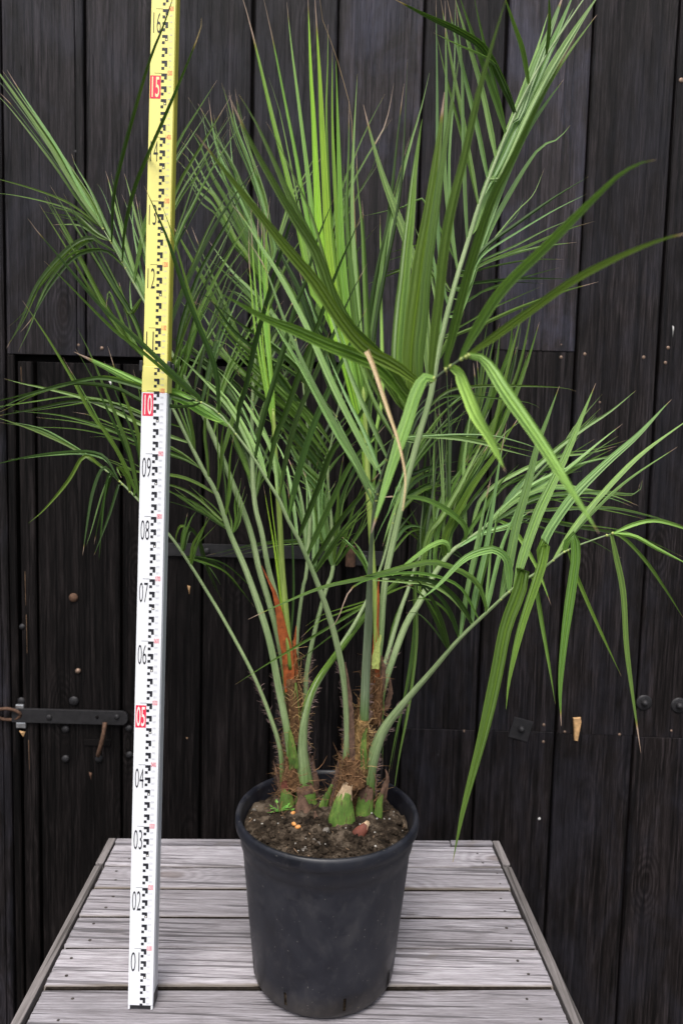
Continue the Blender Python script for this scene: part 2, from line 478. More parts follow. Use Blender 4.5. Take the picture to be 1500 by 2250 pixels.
b.inputs['Specular IOR Level'].default_value = 0.3
bump(nt, b, mathn(nt, 'ADD', mathn(nt, 'MULTIPLY', sp, 0.3), ridge), 0.6, 0.0010)
M['stalk'] = m
M['fibre_core'] = plain('brown leaf-sheath fibre', (0.105, 0.055, 0.026), 0.9, 0, 0.15, 0.75, 120, 0.004)
M['fibre_core2'] = plain('golden brown sheath', (0.19, 0.115, 0.045), 0.9, 0, 0.15, 0.8, 160, 0.004)
M['fibre'] = plain('dry brown fibre', (0.20, 0.110, 0.055), 0.8, 0, 0.2, 0.6, 60)
M['fibre_gold'] = plain('golden fibre', (0.36, 0.23, 0.10), 0.75, 0, 0.2, 0.5, 60)
M['hair'] = plain('purplish grey margin hair', (0.16, 0.11, 0.10), 0.8, 0, 0.2, 0.5, 60)
M['sheath'] = plain('rust-red sheath', (0.30, 0.075, 0.02), 0.6, 0, 0.3, 0.5, 90, 0.001)
m, nt, b = mat('green cut leaf base')
v, oi, base = coords(nt, (40, 40, 26), 5)
n1 = noise_t(nt, v, 1, 6, 0.7, 0.5)
v2, _, _ = coords(nt, (260, 260, 60), 5)
n2 = noise_t(nt, v2, 1, 4, 0.65)
col = ramp(nt, n1, [(0.34, (0.045, 0.095, 0.018)), (0.52, (0.105, 0.185, 0.035)), (0.68, (0.20, 0.26, 0.06))])
col = mixc(nt, mathn(nt, 'MULTIPLY', ramp(nt, n2, [(0.54, (0, 0, 0)), (0.62, (1, 1, 1))]), 0.7), col, (0.085, 0.060, 0.028))
nt.links.new(col, b.inputs['Base Color'])
b.inputs['Roughness'].default_value = 0.5
b.inputs['Specular IOR Level'].default_value = 0.3
bump(nt, b, n2, 0.6, 0.0012)
M['stub_green'] = m
M['stub_brown'] = plain('dry brown leaf base', (0.11, 0.065, 0.045), 0.8, 0, 0.2, 0.6, 80, 0.002)
M['stub_red'] = plain('reddish brown leaf base', (0.14, 0.045, 0.03), 0.6, 0, 0.3, 0.5, 60, 0.001)
M['torn'] = plain('torn papery tan edge', (0.45, 0.32, 0.20), 0.8, 0, 0.2, 0.4, 90, 0.001)

# ------------------------------------------------------------------ ground
g = link('ground', mesh('ground', [(-30, -30, 0), (30, -30, 0), (30, 30, 0), (-30, 30, 0)], [(0, 1, 2, 3)]), None, M['ground'])
tag(g, kind='structure')

# ------------------------------------------------------------------ board wall
WY = 1.85
def wx(x, y): return at(x, y, WY).x
def wz(x, y): return at(x, y, WY).z

def plank_me(x0, x1, z0, z1, yf, thick=0.022, bead=False):
    """board standing in the wall: its cross-section drawn up its length, edges eased, an optional bead by its right edge."""
    e = 0.003
    prof = [(x0, yf + thick), (x0, yf + e), (x0 + e, yf)]
    if bead:
        prof += [(x1 - 0.020, yf), (x1 - 0.0185, yf + 0.004), (x1 - 0.017, yf + 0.0005), (x1 - 0.010, yf), (x1 - e, yf + 0.002), (x1, yf + 0.005)]
    else:
        prof += [(x1 - e, yf), (x1, yf + e)]
    prof += [(x1, yf + thick)]
    n = len(prof)
    rows = [(z0, 0.0008), (z0 + 0.0010, 0.0)] + [(z0 + (z1 - z0) * k / 6, 0.0) for k in range(1, 6)] + [(z1 - 0.0010, 0.0), (z1, 0.0008)]
    ph = random.uniform(0, 6)
    V, F = [], []
    for z, inn in rows:
        wob = 0.0012 * math.sin(z * 3.1 + ph)
        for (x, y) in prof:
            V.append((x + wob, y + (inn if y < yf + thick - 1e-6 else 0), z))
    for i in range(len(rows) - 1):
        for k in range(n - 1):
            a = i * n + k
            F.append((a, a + 1, a + 1 + n, a + n))
        F.append((i * n + n - 1, i * n, (i + 1) * n, (i + 1) * n + n - 1))
    F.append(tuple(range(n))[::-1])
    F.append(tuple((len(rows) - 1) * n + k for k in range(n)))
    return mesh('plank', V, F)

wall = empty('board_wall', (0, WY, 0), 'dark weathered wall of upright boards behind the potted palms', 'wall')
back = link('backing', mesh('backing', *box_vf(-2.35, 2.35, WY + 0.024, WY + 0.05, 0, CZ + 1.75)), wall, M['gap'])
ZT = CZ + 1.7
GAP = 0.0035
def plank(parent, x0, x1, z0, z1, mt, bead=False, dy=None):
    off = random.uniform(-0.0015, 0.0025) if dy is None else dy
    return link('plank', plank_me(x0 + GAP, x1 - GAP, z0, z1, WY + off, 0.022, bead), parent, mt)

up = [-2.27, -2.07, -1.87, -1.66, -1.46, -1.255, -1.053, -0.851, -0.650, -0.446, -0.243, -0.038, 0.170]
door_x0, door_x1 = wx(44, 1300), 0.007
door_top = wz(200, 798)
for i, (a, bx) in enumerate(zip(up, up[1:])):
    if bx <= -0.84:
        plank(wall, a, bx, 0.0, ZT, M['wall_mid'], True)
    elif a > -0.1:
        plank(wall, a, bx, door_top + 0.018, ZT, M['wall'], False)
    else:
        plank(wall, a, bx, door_top + 0.018, ZT, M['wall_mid'], a < -0.6)
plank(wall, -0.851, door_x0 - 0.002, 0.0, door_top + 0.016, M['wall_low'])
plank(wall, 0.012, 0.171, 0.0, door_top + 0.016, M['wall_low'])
c1 = wz(1165, 771); c2 = wz(1165, 1608); c3 = wz(1300, 1614)
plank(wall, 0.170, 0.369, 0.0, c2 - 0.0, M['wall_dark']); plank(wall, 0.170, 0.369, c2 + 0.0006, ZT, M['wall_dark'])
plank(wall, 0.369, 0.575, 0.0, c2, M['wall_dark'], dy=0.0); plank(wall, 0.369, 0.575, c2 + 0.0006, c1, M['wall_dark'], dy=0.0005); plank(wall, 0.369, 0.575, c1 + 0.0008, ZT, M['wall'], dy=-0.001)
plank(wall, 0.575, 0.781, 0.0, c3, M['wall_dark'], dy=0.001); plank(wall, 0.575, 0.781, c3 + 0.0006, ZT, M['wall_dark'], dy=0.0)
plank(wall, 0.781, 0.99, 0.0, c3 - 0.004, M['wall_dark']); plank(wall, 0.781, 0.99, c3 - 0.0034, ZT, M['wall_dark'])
for a, bx in zip([0.99, 1.20, 1.40, 1.61, 1.81, 2.02], [1.20, 1.40, 1.61, 1.81, 2.02, 2.22]):
    plank(wall, a, bx, 0.0, ZT, M['wall'])

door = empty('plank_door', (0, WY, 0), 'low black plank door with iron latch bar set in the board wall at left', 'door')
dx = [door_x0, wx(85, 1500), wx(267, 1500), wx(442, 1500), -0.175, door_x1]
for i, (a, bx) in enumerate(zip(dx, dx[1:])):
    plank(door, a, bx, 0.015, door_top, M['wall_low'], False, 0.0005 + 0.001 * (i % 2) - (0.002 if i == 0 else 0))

def disc_vf(p, r, h, n=14, dome=0.4):
    """flat head standing out of the wall towards the camera (-Y)."""
    V, F = [], []
    rings = [(1.0, 0.0), (1.0, h * 0.6), (0.78, h), (0.35, h * (1 + dome))]
    for rr, hh in rings:
        for k in range(n):
            a = 2 * math.pi * k / n
            V.append((p.x + r * rr * math.cos(a), p.y - hh, p.z + r * rr * math.sin(a)))
    for i in range(len(rings) - 1):
        for k in range(n):
            x, y = i * n + k, i * n + (k + 1) % n
            F.append((x, y, y + n, x + n))
    F.append(tuple((len(rings) - 1) * n + k for k in range(n)))
    return V, F

def bolt(parent, x, y, r, h, mt, name='bolt', base=0.0):
    p = at(x, y, WY); p.y = WY + 0.001 - base
    V, F = disc_vf(p, r, h)
    return link(name, mesh(name, V, F, True), parent, mt)

def washer_bolt(parent, x, y, r):
    w = bolt(parent, x, y, r, 0.003, M['iron'], 'washer')
    bolt(w, x, y, r * 0.42, 0.008, M['iron'], 'bolt', 0.003)
    return w

# iron work on the door
y_bar = WY - 0.003
zb0, zb1 = wz(150, 1587), wz(150, 1557)
xa, xb = wx(30, 1572), wx(284, 1572)
V, F = [], []
outl = [(xa, zb0), (xb - 0.016, zb0)] + [(xb - 0.016 + 0.016 * math.cos(t), (zb0 + zb1) / 2 + (zb1 - zb0) / 2 * math.sin(t)) for t in [(-0.5 + k / 8) * math.pi for k in range(1, 8)]] + [(xb - 0.016, zb1), (xa, zb1)]
n = len(outl)
for yy in (y_bar, y_bar - 0.008):
    V += [(x, yy, z) for x, z in outl]
F = [tuple(range(n, 2 * n))] + [(k, (k + 1) % n, (k + 1) % n + n, k + n) for k in range(n)]
bar = link('latch_bar', bevelled('latch_bar', V, F, 0.0012), door, M['iron'])
for (x, y, r, mt) in ((112, 1573, 0.0075, 'iron'), (217, 1572, 0.004, 'gap'), (260, 1572, 0.007, 'iron')):  # the middle one is a black disc standing in for a hole
    bolt(bar, x, y, r, 0.003, M[mt], 'rivet_or_hole', 0.012)
# staple and ring at the bar's end
c = at(42, 1570, WY - 0.012)
ring = [c + Vector((0.034 * math.cos(t) - 0.030, -0.006 * math.sin(t), 0.017 * math.sin(t))) for t in [2 * math.pi * k / 20 for k in range(21)]]
link('hasp_ring', mesh('hasp_ring', *tube_vf(ring, 0.0042, 8, cap=False), True), wall, M['rust'])
for (x, y, w, h) in ((40, 1572, 0.012, 0.009), (46, 1594, 0.013, 0.008), (43, 1553, 0.011, 0.006)):
    p = at(x, y, WY - 0.008)
    V, F = box_vf(p.x - w, p.x + w, p.y, WY, p.z - h, p.z + h)
    link('staple_plate', bevelled('staple_plate', V, F, 0.003), wall, M['zinc'])
for (x, y) in ((50, 1610),):          # split pale splinters below the staple
    p = at(x, y, WY)
    V = [(p.x - 0.008, WY - 0.002, p.z + 0.007), (p.x + 0.009, WY - 0.003, p.z + 0.004), (p.x + 0.003, WY - 0.002, p.z - 0.011), (p.x - 0.002, WY - 0.007, p.z + 0.002)]
    link('splinter', mesh('splinter', V, [(0, 1, 3), (1, 2, 3), (2, 0, 3)]), wall, M['rawwood'])
for (x, y, r, mt) in ((163, 1540, 0.0125, 'iron'), (162, 1313, 0.0115, 'rust'), (172, 1474, 0.007, 'screw'), (145, 1602, 0.010, 'iron'), (145, 1667, 0.010, 'iron'), (218, 1667, 0.010, 'iron'), (48, 1540, 0.010, 'iron'), (50, 1377, 0.008, 'iron')):
    bolt(door, x, y, r, 0.005, M[mt])
for (x, y) in ((284, 1600), (285, 1658)):
    bolt(door, x, y, 0.009, 0.005, M['iron'])
# slot and rusty lift rod
p0, p1 = at(186, 1628, WY), at(244, 1632, WY)
V, F = box_vf(p0.x, p1.x, WY - 0.0022, WY + 0.002, p0.z - 0.012, p0.z + 0.005)
link('latch_slot', bevelled('latch_slot', V, F, 0.0015), door, M['gap'])
pts = [at(231, 1588, WY - 0.012), at(229, 1605, WY - 0.022), at(224, 1630, WY - 0.024), at(217, 1655, WY - 0.018), at(216, 1660, WY - 0.006)]
link('lift_handle', mesh('lift_handle', *tube_vf(catmull(pts, 10), 0.0055, 8), True), door, M['rust'])
# strap hinge across the middle
za, zb = wz(560, 1225), wz(560, 1197)
V, F = box_vf(wx(345, 1210), wx(752, 1210), WY - 0.008, WY - 0.003, za, zb)
strap = link('strap_hinge', bevelled('strap_hinge', V, F, 0.001), door, M['iron'])
for (x, y) in ((456, 1210), (570, 1213), (693, 1214)):
    bolt(strap, x, y, 0.0085, 0.004, M['iron'], 'bolt', 0.009)
p = at(770, 1222, WY - 0.010)
V, F = tube_vf([p + Vector((0, 0, 0.026)), p + Vector((0, 0, -0.026))], 0.0125, 12)
link('hinge_knuckle', mesh('hinge_knuckle', V, F, False), strap, M['rust'])
V, F = box_vf(wx(778, 1225), wx(850, 1225), WY - 0.007, WY - 0.003, wz(800, 1242), wz(800, 1210))
plate = link('hinge_plate', bevelled('hinge_plate', V, F, 0.001), wall, M['iron'])
bolt(plate, 802, 1226, 0.009, 0.004, M['iron'], 'bolt', 0.008)

# iron plates, screws, plug on the wall
p = at(1143, 1602, WY)
V, F = box_vf(-0.026, 0.026, -0.003, 0.001, -0.028, 0.028)
V = [(p.x + math.cos(0.25) * a + math.sin(0.25) * c_, WY + bb_, p.z - math.sin(0.25) * a + math.cos(0.25) * c_) for a, bb_, c_ in V]
sq = link('square_plate', bevelled('square_plate', V, F, 0.0012), wall, M['iron'])
bolt(sq, 1144, 1601, 0.009, 0.009, M['iron'], 'bolt', 0.003)
washer_bolt(wall, 1414, 1544, 0.021)
washer_bolt(wall, 1490, 1550, 0.021)
for (x, y, r, mt) in ((1194, 1593, .004, 'screw'), (1193, 1630, .004, 'screw'), (1240, 1608, .0035, 'screw'), (1019, 1607, .0042, 'screw'), (1360, 1614, .004, 'screw'), (1474, 1606, .003, 'screw'),
                      (1232, 785, .0042, 'screw'), (1284, 778, .0042, 'screw'), (1232, 757, .0045, 'screw'), (1413, 785, .0045, 'screw'), (1461, 797, .0042, 'screw'), (1467, 764, .0045, 'screw'), (1104, 750, .004, 'iron'), (1170, 757, .004, 'iron'), (1106, 813, .004, 'iron'), (1317, 884, .003, 'screw'),
                      (174, 758, .0048, 'screw'), (224, 765, .0045, 'screw'), (1184, 1799, .0038, 'whitefleck'), (1496, 176, .006, 'screw'), (165, 333, .0045, 'iron')):
    bolt(wall, x, y, r, 0.0015, M[mt], 'screw_head')
p = at(1265, 1601, WY)
pl = [(-0.011, 0.030), (0.010, 0.032), (0.013, 0.018), (0.007, -0.020), (0.005, -0.034), (-0.004, -0.032), (-0.008, 0.005)]
V = [(p.x + a, WY + 0.001, p.z + b_) for a, b_ in pl] + [(p.x + a * 0.8, WY - 0.005, p.z + b_ * 0.92) for a, b_ in pl]
n = len(pl)
link('wood_plug', mesh('wood_plug', V, [tuple(range(n, 2 * n))] + [(k, (k + 1) % n, (k + 1) % n + n, k + n) for k in range(n)]), wall, M['rawwood'])
for (x, y, w, h, mt) in ((1477, 728, .0022, .014, 'whitefleck'), (415, 1296, .004, .012, 'rawwood'), (411, 1623, .003, .004, 'rawwood2'), (199, 1705, .004, .011, 'rust'), (243, 843, .004, .006, 'whitefleck')):
    p = at(x, y, WY)
    V = [(p.x - w, WY, p.z + h), (p.x + w, WY, p.z + h * .8), (p.x + w * .4, WY, p.z - h), (p.x, WY - 0.003, p.z)]
    link('splinter', mesh('splinter', V, [(0, 1, 3), (1, 2, 3), (2, 0, 3)]), wall, M[mt])
# bare wood worn along the door's left edge
for (x, y0, y1) in ((47, 806, 845), (56, 1255, 1330), (59, 1350, 1435), (64, 1625, 1690)):
    a, b_ = at(x, y0, WY), at(x + 2, y1, WY)
    V = [(a.x - .0004, WY - .0025, a.z), (a.x + .0010, WY - .0025, a.z), (b_.x + .0006, WY - .0025, b_.z), (b_.x, WY - .0025, b_.z), (a.x, WY + .001, a.z), (b_.x, WY + .001, b_.z)]
    link('worn_edge', mesh('worn_edge', V, [(0, 1, 2, 3), (0, 3, 5, 4)]), door if x > 20 else wall, M['rawwood2'])

# ------------------------------------------------------------------ table
YAW = math.atan2(0.032, 0.907)
TB = Vector((-0.517, 1.607, TT))
ex = Vector((math.cos(YAW), math.sin(YAW), 0)); ey = Vector((math.sin(YAW), -math.cos(YAW), 0))   # ey runs towards the camera
def tp(u, v, w=0.0): return TB + ex * u + ey * v + Vector((0, 0, w))
table = empty('garden_table', (0, 1.3, 0), 'weathered grey plank table carrying the potted palms and the measuring staff', 'table')
TW = 0.908
def tb_mesh(name, prof, u0, u1, jag=0.0, dirt=1.0):
    """board along u: profile of (v, w) points drawn from u0 to u1."""
    n = len(prof); V, F = [], []
    us = [u0, u0 + 0.0025, u0 + (u1 - u0) * .25, u0 + (u1 - u0) * .5, u0 + (u1 - u0) * .75, u1 - 0.0025, u1]
    ph = random.uniform(0, 6)
    for i, uu in enumerate(us):
        for k, (v, w) in enumerate(prof):
            dw = -0.0018 if (i in (0, len(us) - 1) and w > -0.003) else 0.0
            ju = (random.uniform(-jag, jag) if i in (0, len(us) - 1) else 0)
            V.append(tp(uu + ju, v + 0.0012 * math.sin(uu * 5 + ph), w + dw + 0.0008 * math.sin(uu * 7 + ph * 2)))
    for i in range(len(us) - 1):
        for k in range(n):
            a, b_ = i * n + k, i * n + (k + 1) % n
            F.append((a, a + n, b_ + n, b_))
    F.append(tuple(range(n)))
    F.append(tuple((len(us) - 1) * n + k for k in range(n))[::-1])
    me = mesh(name, V, F)
    if n > 20:
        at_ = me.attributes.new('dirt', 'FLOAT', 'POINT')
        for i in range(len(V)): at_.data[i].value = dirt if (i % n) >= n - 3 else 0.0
    return me

def board_profile(v0, v1, ridges=13, th=0.024):
    pr = [(v0, -th), (v0, -0.008), (v0 + 0.0018, -0.0030), (v0 + 0.005, -0.0004)]
    n = ridges
    for k in range(1, n):
        v = v0 + 0.005 + (v1 - v0 - 0.012) * k / n
        dp = random.uniform(0.0002, 0.0009); sh = random.uniform(-.001, .001); pr += [(v + sh - 0.0016, -0.0002), (v + sh, -dp), (v + sh + 0.0016, -0.0002)]
    pr += [(v1 - 0.0075, 0.0), (v1 - 0.0042, -0.0010), (v1 - 0.0014, -0.0040), (v1, -0.010), (v1, -th)]
    return pr
# seams read on the photograph, as distances from the table's back edge
vb = [0.019, 0.1045, 0.1835, 0.2735, 0.3625, 0.4585, 0.550, 0.642, 0.734, 0.826]
insl = [0.021, 0.021, 0.020, 0.021, 0.020, 0.022, 0.021, 0.021, 0.021]
planks = []
for i in range(len(vb) - 1):
    pr = board_profile(vb[i] + 0.0016, vb[i + 1] - 0.0020)
    lift = [-0.0005, 0.0, -0.0022, -0.0022, 0.0, -0.0045, -0.002, 0, -0.002][i]
    pr = [(a, b_ + lift) for a, b_ in pr]
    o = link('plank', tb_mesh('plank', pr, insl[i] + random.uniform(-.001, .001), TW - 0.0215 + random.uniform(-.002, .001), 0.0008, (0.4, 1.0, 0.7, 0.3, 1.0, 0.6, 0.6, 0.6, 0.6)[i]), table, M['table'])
    planks.append(o)
    for (uu, va, vb_) in ((0.065 + random.uniform(-.02, .02), .3, .74), (TW - 0.055 + random.uniform(-.02, .02), .32, .76)):
        for fr in (va, vb_):
            q = tp(uu + random.uniform(-.008, .008), vb[i] + (vb[i + 1] - vb[i]) * (fr + random.uniform(-.06, .06)), lift + 0.0004)
            n = 9; r = random.uniform(0.0024, 0.0034)
            V = [q + Vector((r * math.cos(2 * math.pi * k / n), r * .85 * math.sin(2 * math.pi * k / n), 0)) for k in range(n)] + [q + Vector((0, 0, 0.0007))] + [q + Vector((r * math.cos(2 * math.pi * k / n), r * math.sin(2 * math.pi * k / n), -0.003)) for k in range(n)]
            F = [(k, (k + 1) % n, n) for k in range(n)] + [(n + 1 + k, n + 1 + (k + 1) % n, (k + 1) % n, k) for k in range(n)]
            link('nail_head', mesh('nail_head', V, F), o, M['nail'])

for i in range(1, len(vb) - 1):                     # near-black strips laid in the joints to paint their shade
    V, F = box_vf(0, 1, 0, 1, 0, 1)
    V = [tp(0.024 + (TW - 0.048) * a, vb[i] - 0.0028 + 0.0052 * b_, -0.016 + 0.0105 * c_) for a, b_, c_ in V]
    link('joint_shade', mesh('joint_shade', V, F), table, M['gapshade'])
def strip(name, u0, u1, v0, v1, w0, w1, mt):
    V, F = box_vf(0, 1, 0, 1, 0, 1)
    V = [tp(u0 + (u1 - u0) * a, v0 + (v1 - v0) * b_, w0 + (w1 - w0) * c_) for a, b_, c_ in V]
    return link(name, bevelled(name, V, F, 0.002), table, mt)
strip('edge_strip', 0.0, 0.0165, 0.0, 0.102, -0.055, 0.0025, M['table_y'])
strip('edge_strip', -0.001, 0.0150, 0.105, 0.826, -0.057, -0.001, M['table_y'])
strip('edge_strip', TW - 0.0165, TW, 0.0, 0.098, -0.055, 0.0025, M['table_y'])
strip('edge_strip', TW - 0.016, TW + 0.002, 0.101, 0.826, -0.057, -0.001, M['table_y'])
strip('edge_strip', 0.0185, 0.790, 0.0005, 0.0165, -0.055, 0.002, M['table'])
strip('edge_strip', 0.792, TW - 0.0185, 0.0, 0.016, -0.055, 0.003, M['table'])
for v in (0.06, 0.42, 0.77):
    strip('bearer', 0.03, TW - 0.03, v, v + 0.045, -0.068, -0.0255, M['table'])
for u_ in (0.03, TW - 0.075):
    for v in (0.06, 0.765):
        p = tp(u_, v, 0)
        V, F = box_vf(0, 1, 0, 1, 0, 1)
        V = [tp(u_ + 0.045 * a, v + 0.045 * b_, -TT + (TT - 0.0685) * c_) for a, b_, c_ in V]
        link('leg', bevelled('leg', V, F, 0.003), table, M['table_y'])

# ------------------------------------------------------------------ measuring staff
LEAN = math.atan(0.067)
SB = Vector((-0.3255, 1.104, TT - 0.0019))
staff = empty('measuring_staff', SB, 'tall telescopic measuring staff, white below and yellow above, standing on the table', 'measuring staff')
staff.rotation_euler = (-LEAN, 0.0030, 0)
SW, SD = 0.0405, 0.032
def sp_link(name, V, F, mt, parent=staff, bev=0.0):
    me = bevelled(name, V, F, bev) if bev else mesh(name, V, F)
    o = bpy.data.objects.new(name, me); C.objects.link(o); o.parent = parent
    me.materials.append(mt)
    return o
def tubebox(x0, x1, y0, y1, z0, z1): return box_vf(x0, x1, y0, y1, z0, z1)
# lower section: a white profile open at the foot, black plug inside
low = sp_link('lower_section', *tubebox(0, SW, 0, SD, 0.0065, 0.998), M['staff_white'], bev=0.0012)
V, F = merge([box_vf(0.0004, 0.0032, 0.0006, SD - .0006, 0.0, 0.0075), box_vf(SW - 0.0032, SW - .0004, 0.0006, SD - .0006, 0.0, 0.0075)])
sp_link('foot_edge', V, F, M['staff_white'], low)
sp_link('foot_plug', *box_vf(0.0034, SW - 0.0034, 0.0018, SD - 0.001, 0.0004, 0.0068), M['blackplastic'], low)
sp_link('foot_side_plug', *box_vf(SW - 0.0003, SW + 0.0005, 0.006, SD - 0.002, 0.001, 0.022), M['blackplastic'], low)
sp_link('side_profile', *box_vf(SW - 0.0006, SW + 0.0008, 0.006, SD - 0.006, 0.026, 0.997), M['alu'], low, 0.0004)
yl = sp_link('yellow_sleeve', *tubebox(0, SW, 0, SD, 0.998, 1.040), M['staff_yellow'], bev=0.0010)
U0, U1 = 0.0012, SW - 0.0012
upsec = sp_link('upper_section', *tubebox(U0, U1, 0.001, SD - 0.003, 1.040, 1.75), M['staff_yellow'], bev=0.0010)
sp_link('side_profile', *box_vf(U1 - 0.0005, U1 + 0.0010, 0.004, SD - 0.006, 1.041, 1.749), M['staff_edge'], upsec, 0.0004)
for x0, x1 in ((-0.0042, 0.0008), (SW - 0.0010, SW + 0.0050)):
    sp_link('clamp', *box_vf(x0, x1, -0.0022, SD * .8, 1.031, 1.048), M['blackplastic'], bev=0.0012)
sp_link('clamp_button', *box_vf(SW + 0.004, SW + 0.0085, 0.006, 0.016, 1.033, 1.045), M['blackplastic'], bev=0.0015)

def text_vf(txt, x, z, h, w, thick=0.0):
    """flat lettering: built-in font outlines laid on the staff's face; returns verts in (x, z)."""
    cu = bpy.data.curves.new('txt', 'FONT')
    cu.body = txt
    cu.size = 1.0
    cu.resolution_u = 3
    cu.offset = thick
    to = bpy.data.objects.new('txt', cu)
    me = to.to_mesh()
    vs_ = [v.co.copy() for v in me.vertices]
    fs = [tuple(p.vertices) for p in me.polygons]
    to.to_mesh_clear()
    bpy.data.objects.remove(to)
    bpy.data.curves.remove(cu)
    x0 = min(v.x for v in vs_); x1 = max(v.x for v in vs_); y0 = min(v.y for v in vs_); y1 = max(v.y for v in vs_)
    return [(x + (v.x - x0) / (x1 - x0) * w, z + (v.y - y0) / (y1 - y0) * h) for v in vs_], fs

def face_print(name, v2, F, mt, lift, zsplit=1.04):
    V = [(x, (-lift if z < zsplit else 0.001 - lift), z) for x, z in v2]
    me = mesh(name, V, F)
    o = bpy.data.objects.new(name, me); C.objects.link(o)
    o.parent = low if min(v[1] for v in v2) < 1.0 else (yl if min(v[1] for v in v2) < 1.04 else upsec)
    me.materials.append(mt)
    return o

def quads(rects):
    V, F = [], []
    for (x0, x1, z0, z1) in rects:
        n = len(V)
        V += [(x0, z0), (x1, z0), (x1, z1), (x0, z1)]
        F.append((n, n + 1, n + 2, n + 3))
    return V, F

PX0 = 0.0196
for dm in range(0, 18):
    zt = dm / 10 if dm else None
for k in range(0, 87):                              # one printed sign every 2 cm, hanging down from its mark
    zt = 0.02 * (k + 1) - 0.0
    if zt > 1.74: break
    rects = [(PX0, PX0 + 0.0088, zt - 0.0044, zt), (PX0 + 0.0046, PX0 + 0.0088, zt - 0.0092, zt - 0.0044), (PX0 - 0.0002, PX0 + 0.0042, zt - 0.0142, zt - 0.0098)]
    face_print('scale_mark', *quads(rects), M['ink'], 0.0003)
    if (k % 5) == 2:
        c_, rr = (PX0 + 0.0068, zt - 0.0072), 0.0013
        V = [(c_[0] + rr * math.cos(a), c_[1] + rr * math.sin(a)) for a in [2 * math.pi * q / 10 for q in range(10)]]
        face_print('scale_dot', V, [tuple(range(10))], M['ink_white'] if zt < 1.0 else M['ink_cream'], 0.0005)
for dm in range(1, 18):
    zt = dm / 10
    face_print('decimetre_line', *quads([(0.0090, PX0 + 0.0002, zt + 0.0001, zt + 0.0006)]), M['ink'], 0.0003)
    txt = '%02d' % dm
    red = dm % 5 == 0
    if red:
        face_print('numeral_panel', *quads([(0.0022, 0.0190, zt - 0.0395, zt - 0.0035)]), M['ink_red'], 0.0002)
    v2, F = text_vf(txt, 0.0036 if txt[0] == '0' else 0.0052, zt - 0.0375, 0.0320, 0.0138 if txt[0] == '0' else 0.0118, -0.010 if not red else 0.004)
    face_print('numeral', v2, F, M['ink'] if not red else (M['ink_white'] if dm < 10.5 else M['ink_cream']), 0.0004)
    v2, F = text_vf('%03d0' % (dm * 10) if dm < 100 else '', 0.0290, zt - 0.0030, 0.0078, 0.0078, 0.0)
    face_print('small_numeral', v2, F, M['ink_red'], 0.0003)
for zt0 in range(0, 17):                             # faint centimetre numbers by the right edge
    V, F = [], []
    for k in range(1, 10):
        if zt0 * 10 + k > 173: break
        v2, f2 = text_vf('%03d' % (zt0 * 10 + k), 0.0300, zt0 / 10 + k / 100 - 0.0016, 0.0032, 0.0050)
        n = len(V); V += v2; F += [tuple(i + n for i in q) for q in f2]
    if V: face_print('fine_print', V, F, M['ink_grey'], 0.0003, 1.04)

# ------------------------------------------------------------------ pot and soil
PC = Vector((-0.0111, 1.2096, TT))
PH, PR, PB = 0.291, 0.1581, 0.1216
pot = empty('plant_pot', PC, 'black plastic nursery pot with drainage slots, holding the palms on the table', 'pot')
prof = [(0.0, 0.004), (PB - 0.016, 0.004), (PB - 0.012, 0.0), (PB - 0.004, 0.0012), (PB, 0.007), (PB + 0.0012, 0.013), (PB + 0.0042, 0.041), (PB + 0.010, 0.10), (PB + 0.0165, 0.165), (PB + 0.0225, 0.225), (PB + 0.0240, 0.239), (PB + 0.0268, 0.2415), (PB + 0.0285, 0.258), (PB + 0.0292, 0.2660), (PR - 0.0040, 0.2685), (PR - 0.0006, 0.2715), (PR, 0.2770), (PR - 0.0003, 0.2850), (PR - 0.0020, 0.2895), (PR - 0.0050, PH), (PR - 0.0080, PH - 0.0012), (PR - 0.0100, 0.2840), (PR - 0.0115, 0.27), (PB + 0.0215, 0.24), (PB + 0.0075, 0.10), (PB - 0.003, 0.006), (0.0, 0.006)]
NS = 96
slots = set()
for a in (-75, -29, 16, 61, 106, 151, 196, 241):
    slots.add(int(round((a % 360) / 360 * NS)) % NS)
V, F = [], []
np_ = len(prof)
for k in range(NS):
    a = 2 * math.pi * k / NS
    wob = 1 + 0.004 * math.sin(2 * a + 0.7)
    for (r, z) in prof:
        ww = wob if z > 0.2 else 1 + (wob - 1) * z / 0.2
        V.append(PC + Vector((r * ww * math.sin(a), -r * ww * math.cos(a), z)))
for k in range(NS):
    k2 = (k + 1) % NS
    for i in range(np_ - 1):
        if k in slots and i in (5, 24): continue
        q = (k * np_ + i, k2 * np_ + i, k2 * np_ + i + 1, k * np_ + i + 1)
        F.append(q)
body_faces = [f for f in F if not (14 <= min(f) % np_ <= 20)]
rim_faces = [f for f in F if (14 <= min(f) % np_ <= 20)]
body = link('pot_body', mesh('pot_body', V, body_faces, True), pot, M['pot'])
link('rim', mesh('rim', V, rim_faces, True), pot, M['pot'])
for k in slots:
    a0, a1 = 2 * math.pi * k / NS, 2 * math.pi * (k + 1) / NS
    V, F = [], []
    for a in (a0 - 0.006, a0 + 0.012, a1 - 0.012, a1 + 0.006):
        for z in (0.0125, 0.0150, 0.0385, 0.0415):
            r = PB + 0.0012 + (z - 0.013) / 0.028 * 0.003 + 0.0007
            V.append(PC + Vector((r * math.sin(a), -r * math.cos(a), z)))
    for i in range(3):
        for j in range(3):
            if i == 1 and j == 1: continue
            F.append((i * 4 + j, i * 4 + 4 + j, i * 4 + 5 + j, i * 4 + 1 + j))
    link('slot_edge', mesh('slot_edge', V, F), body, M['pot'])

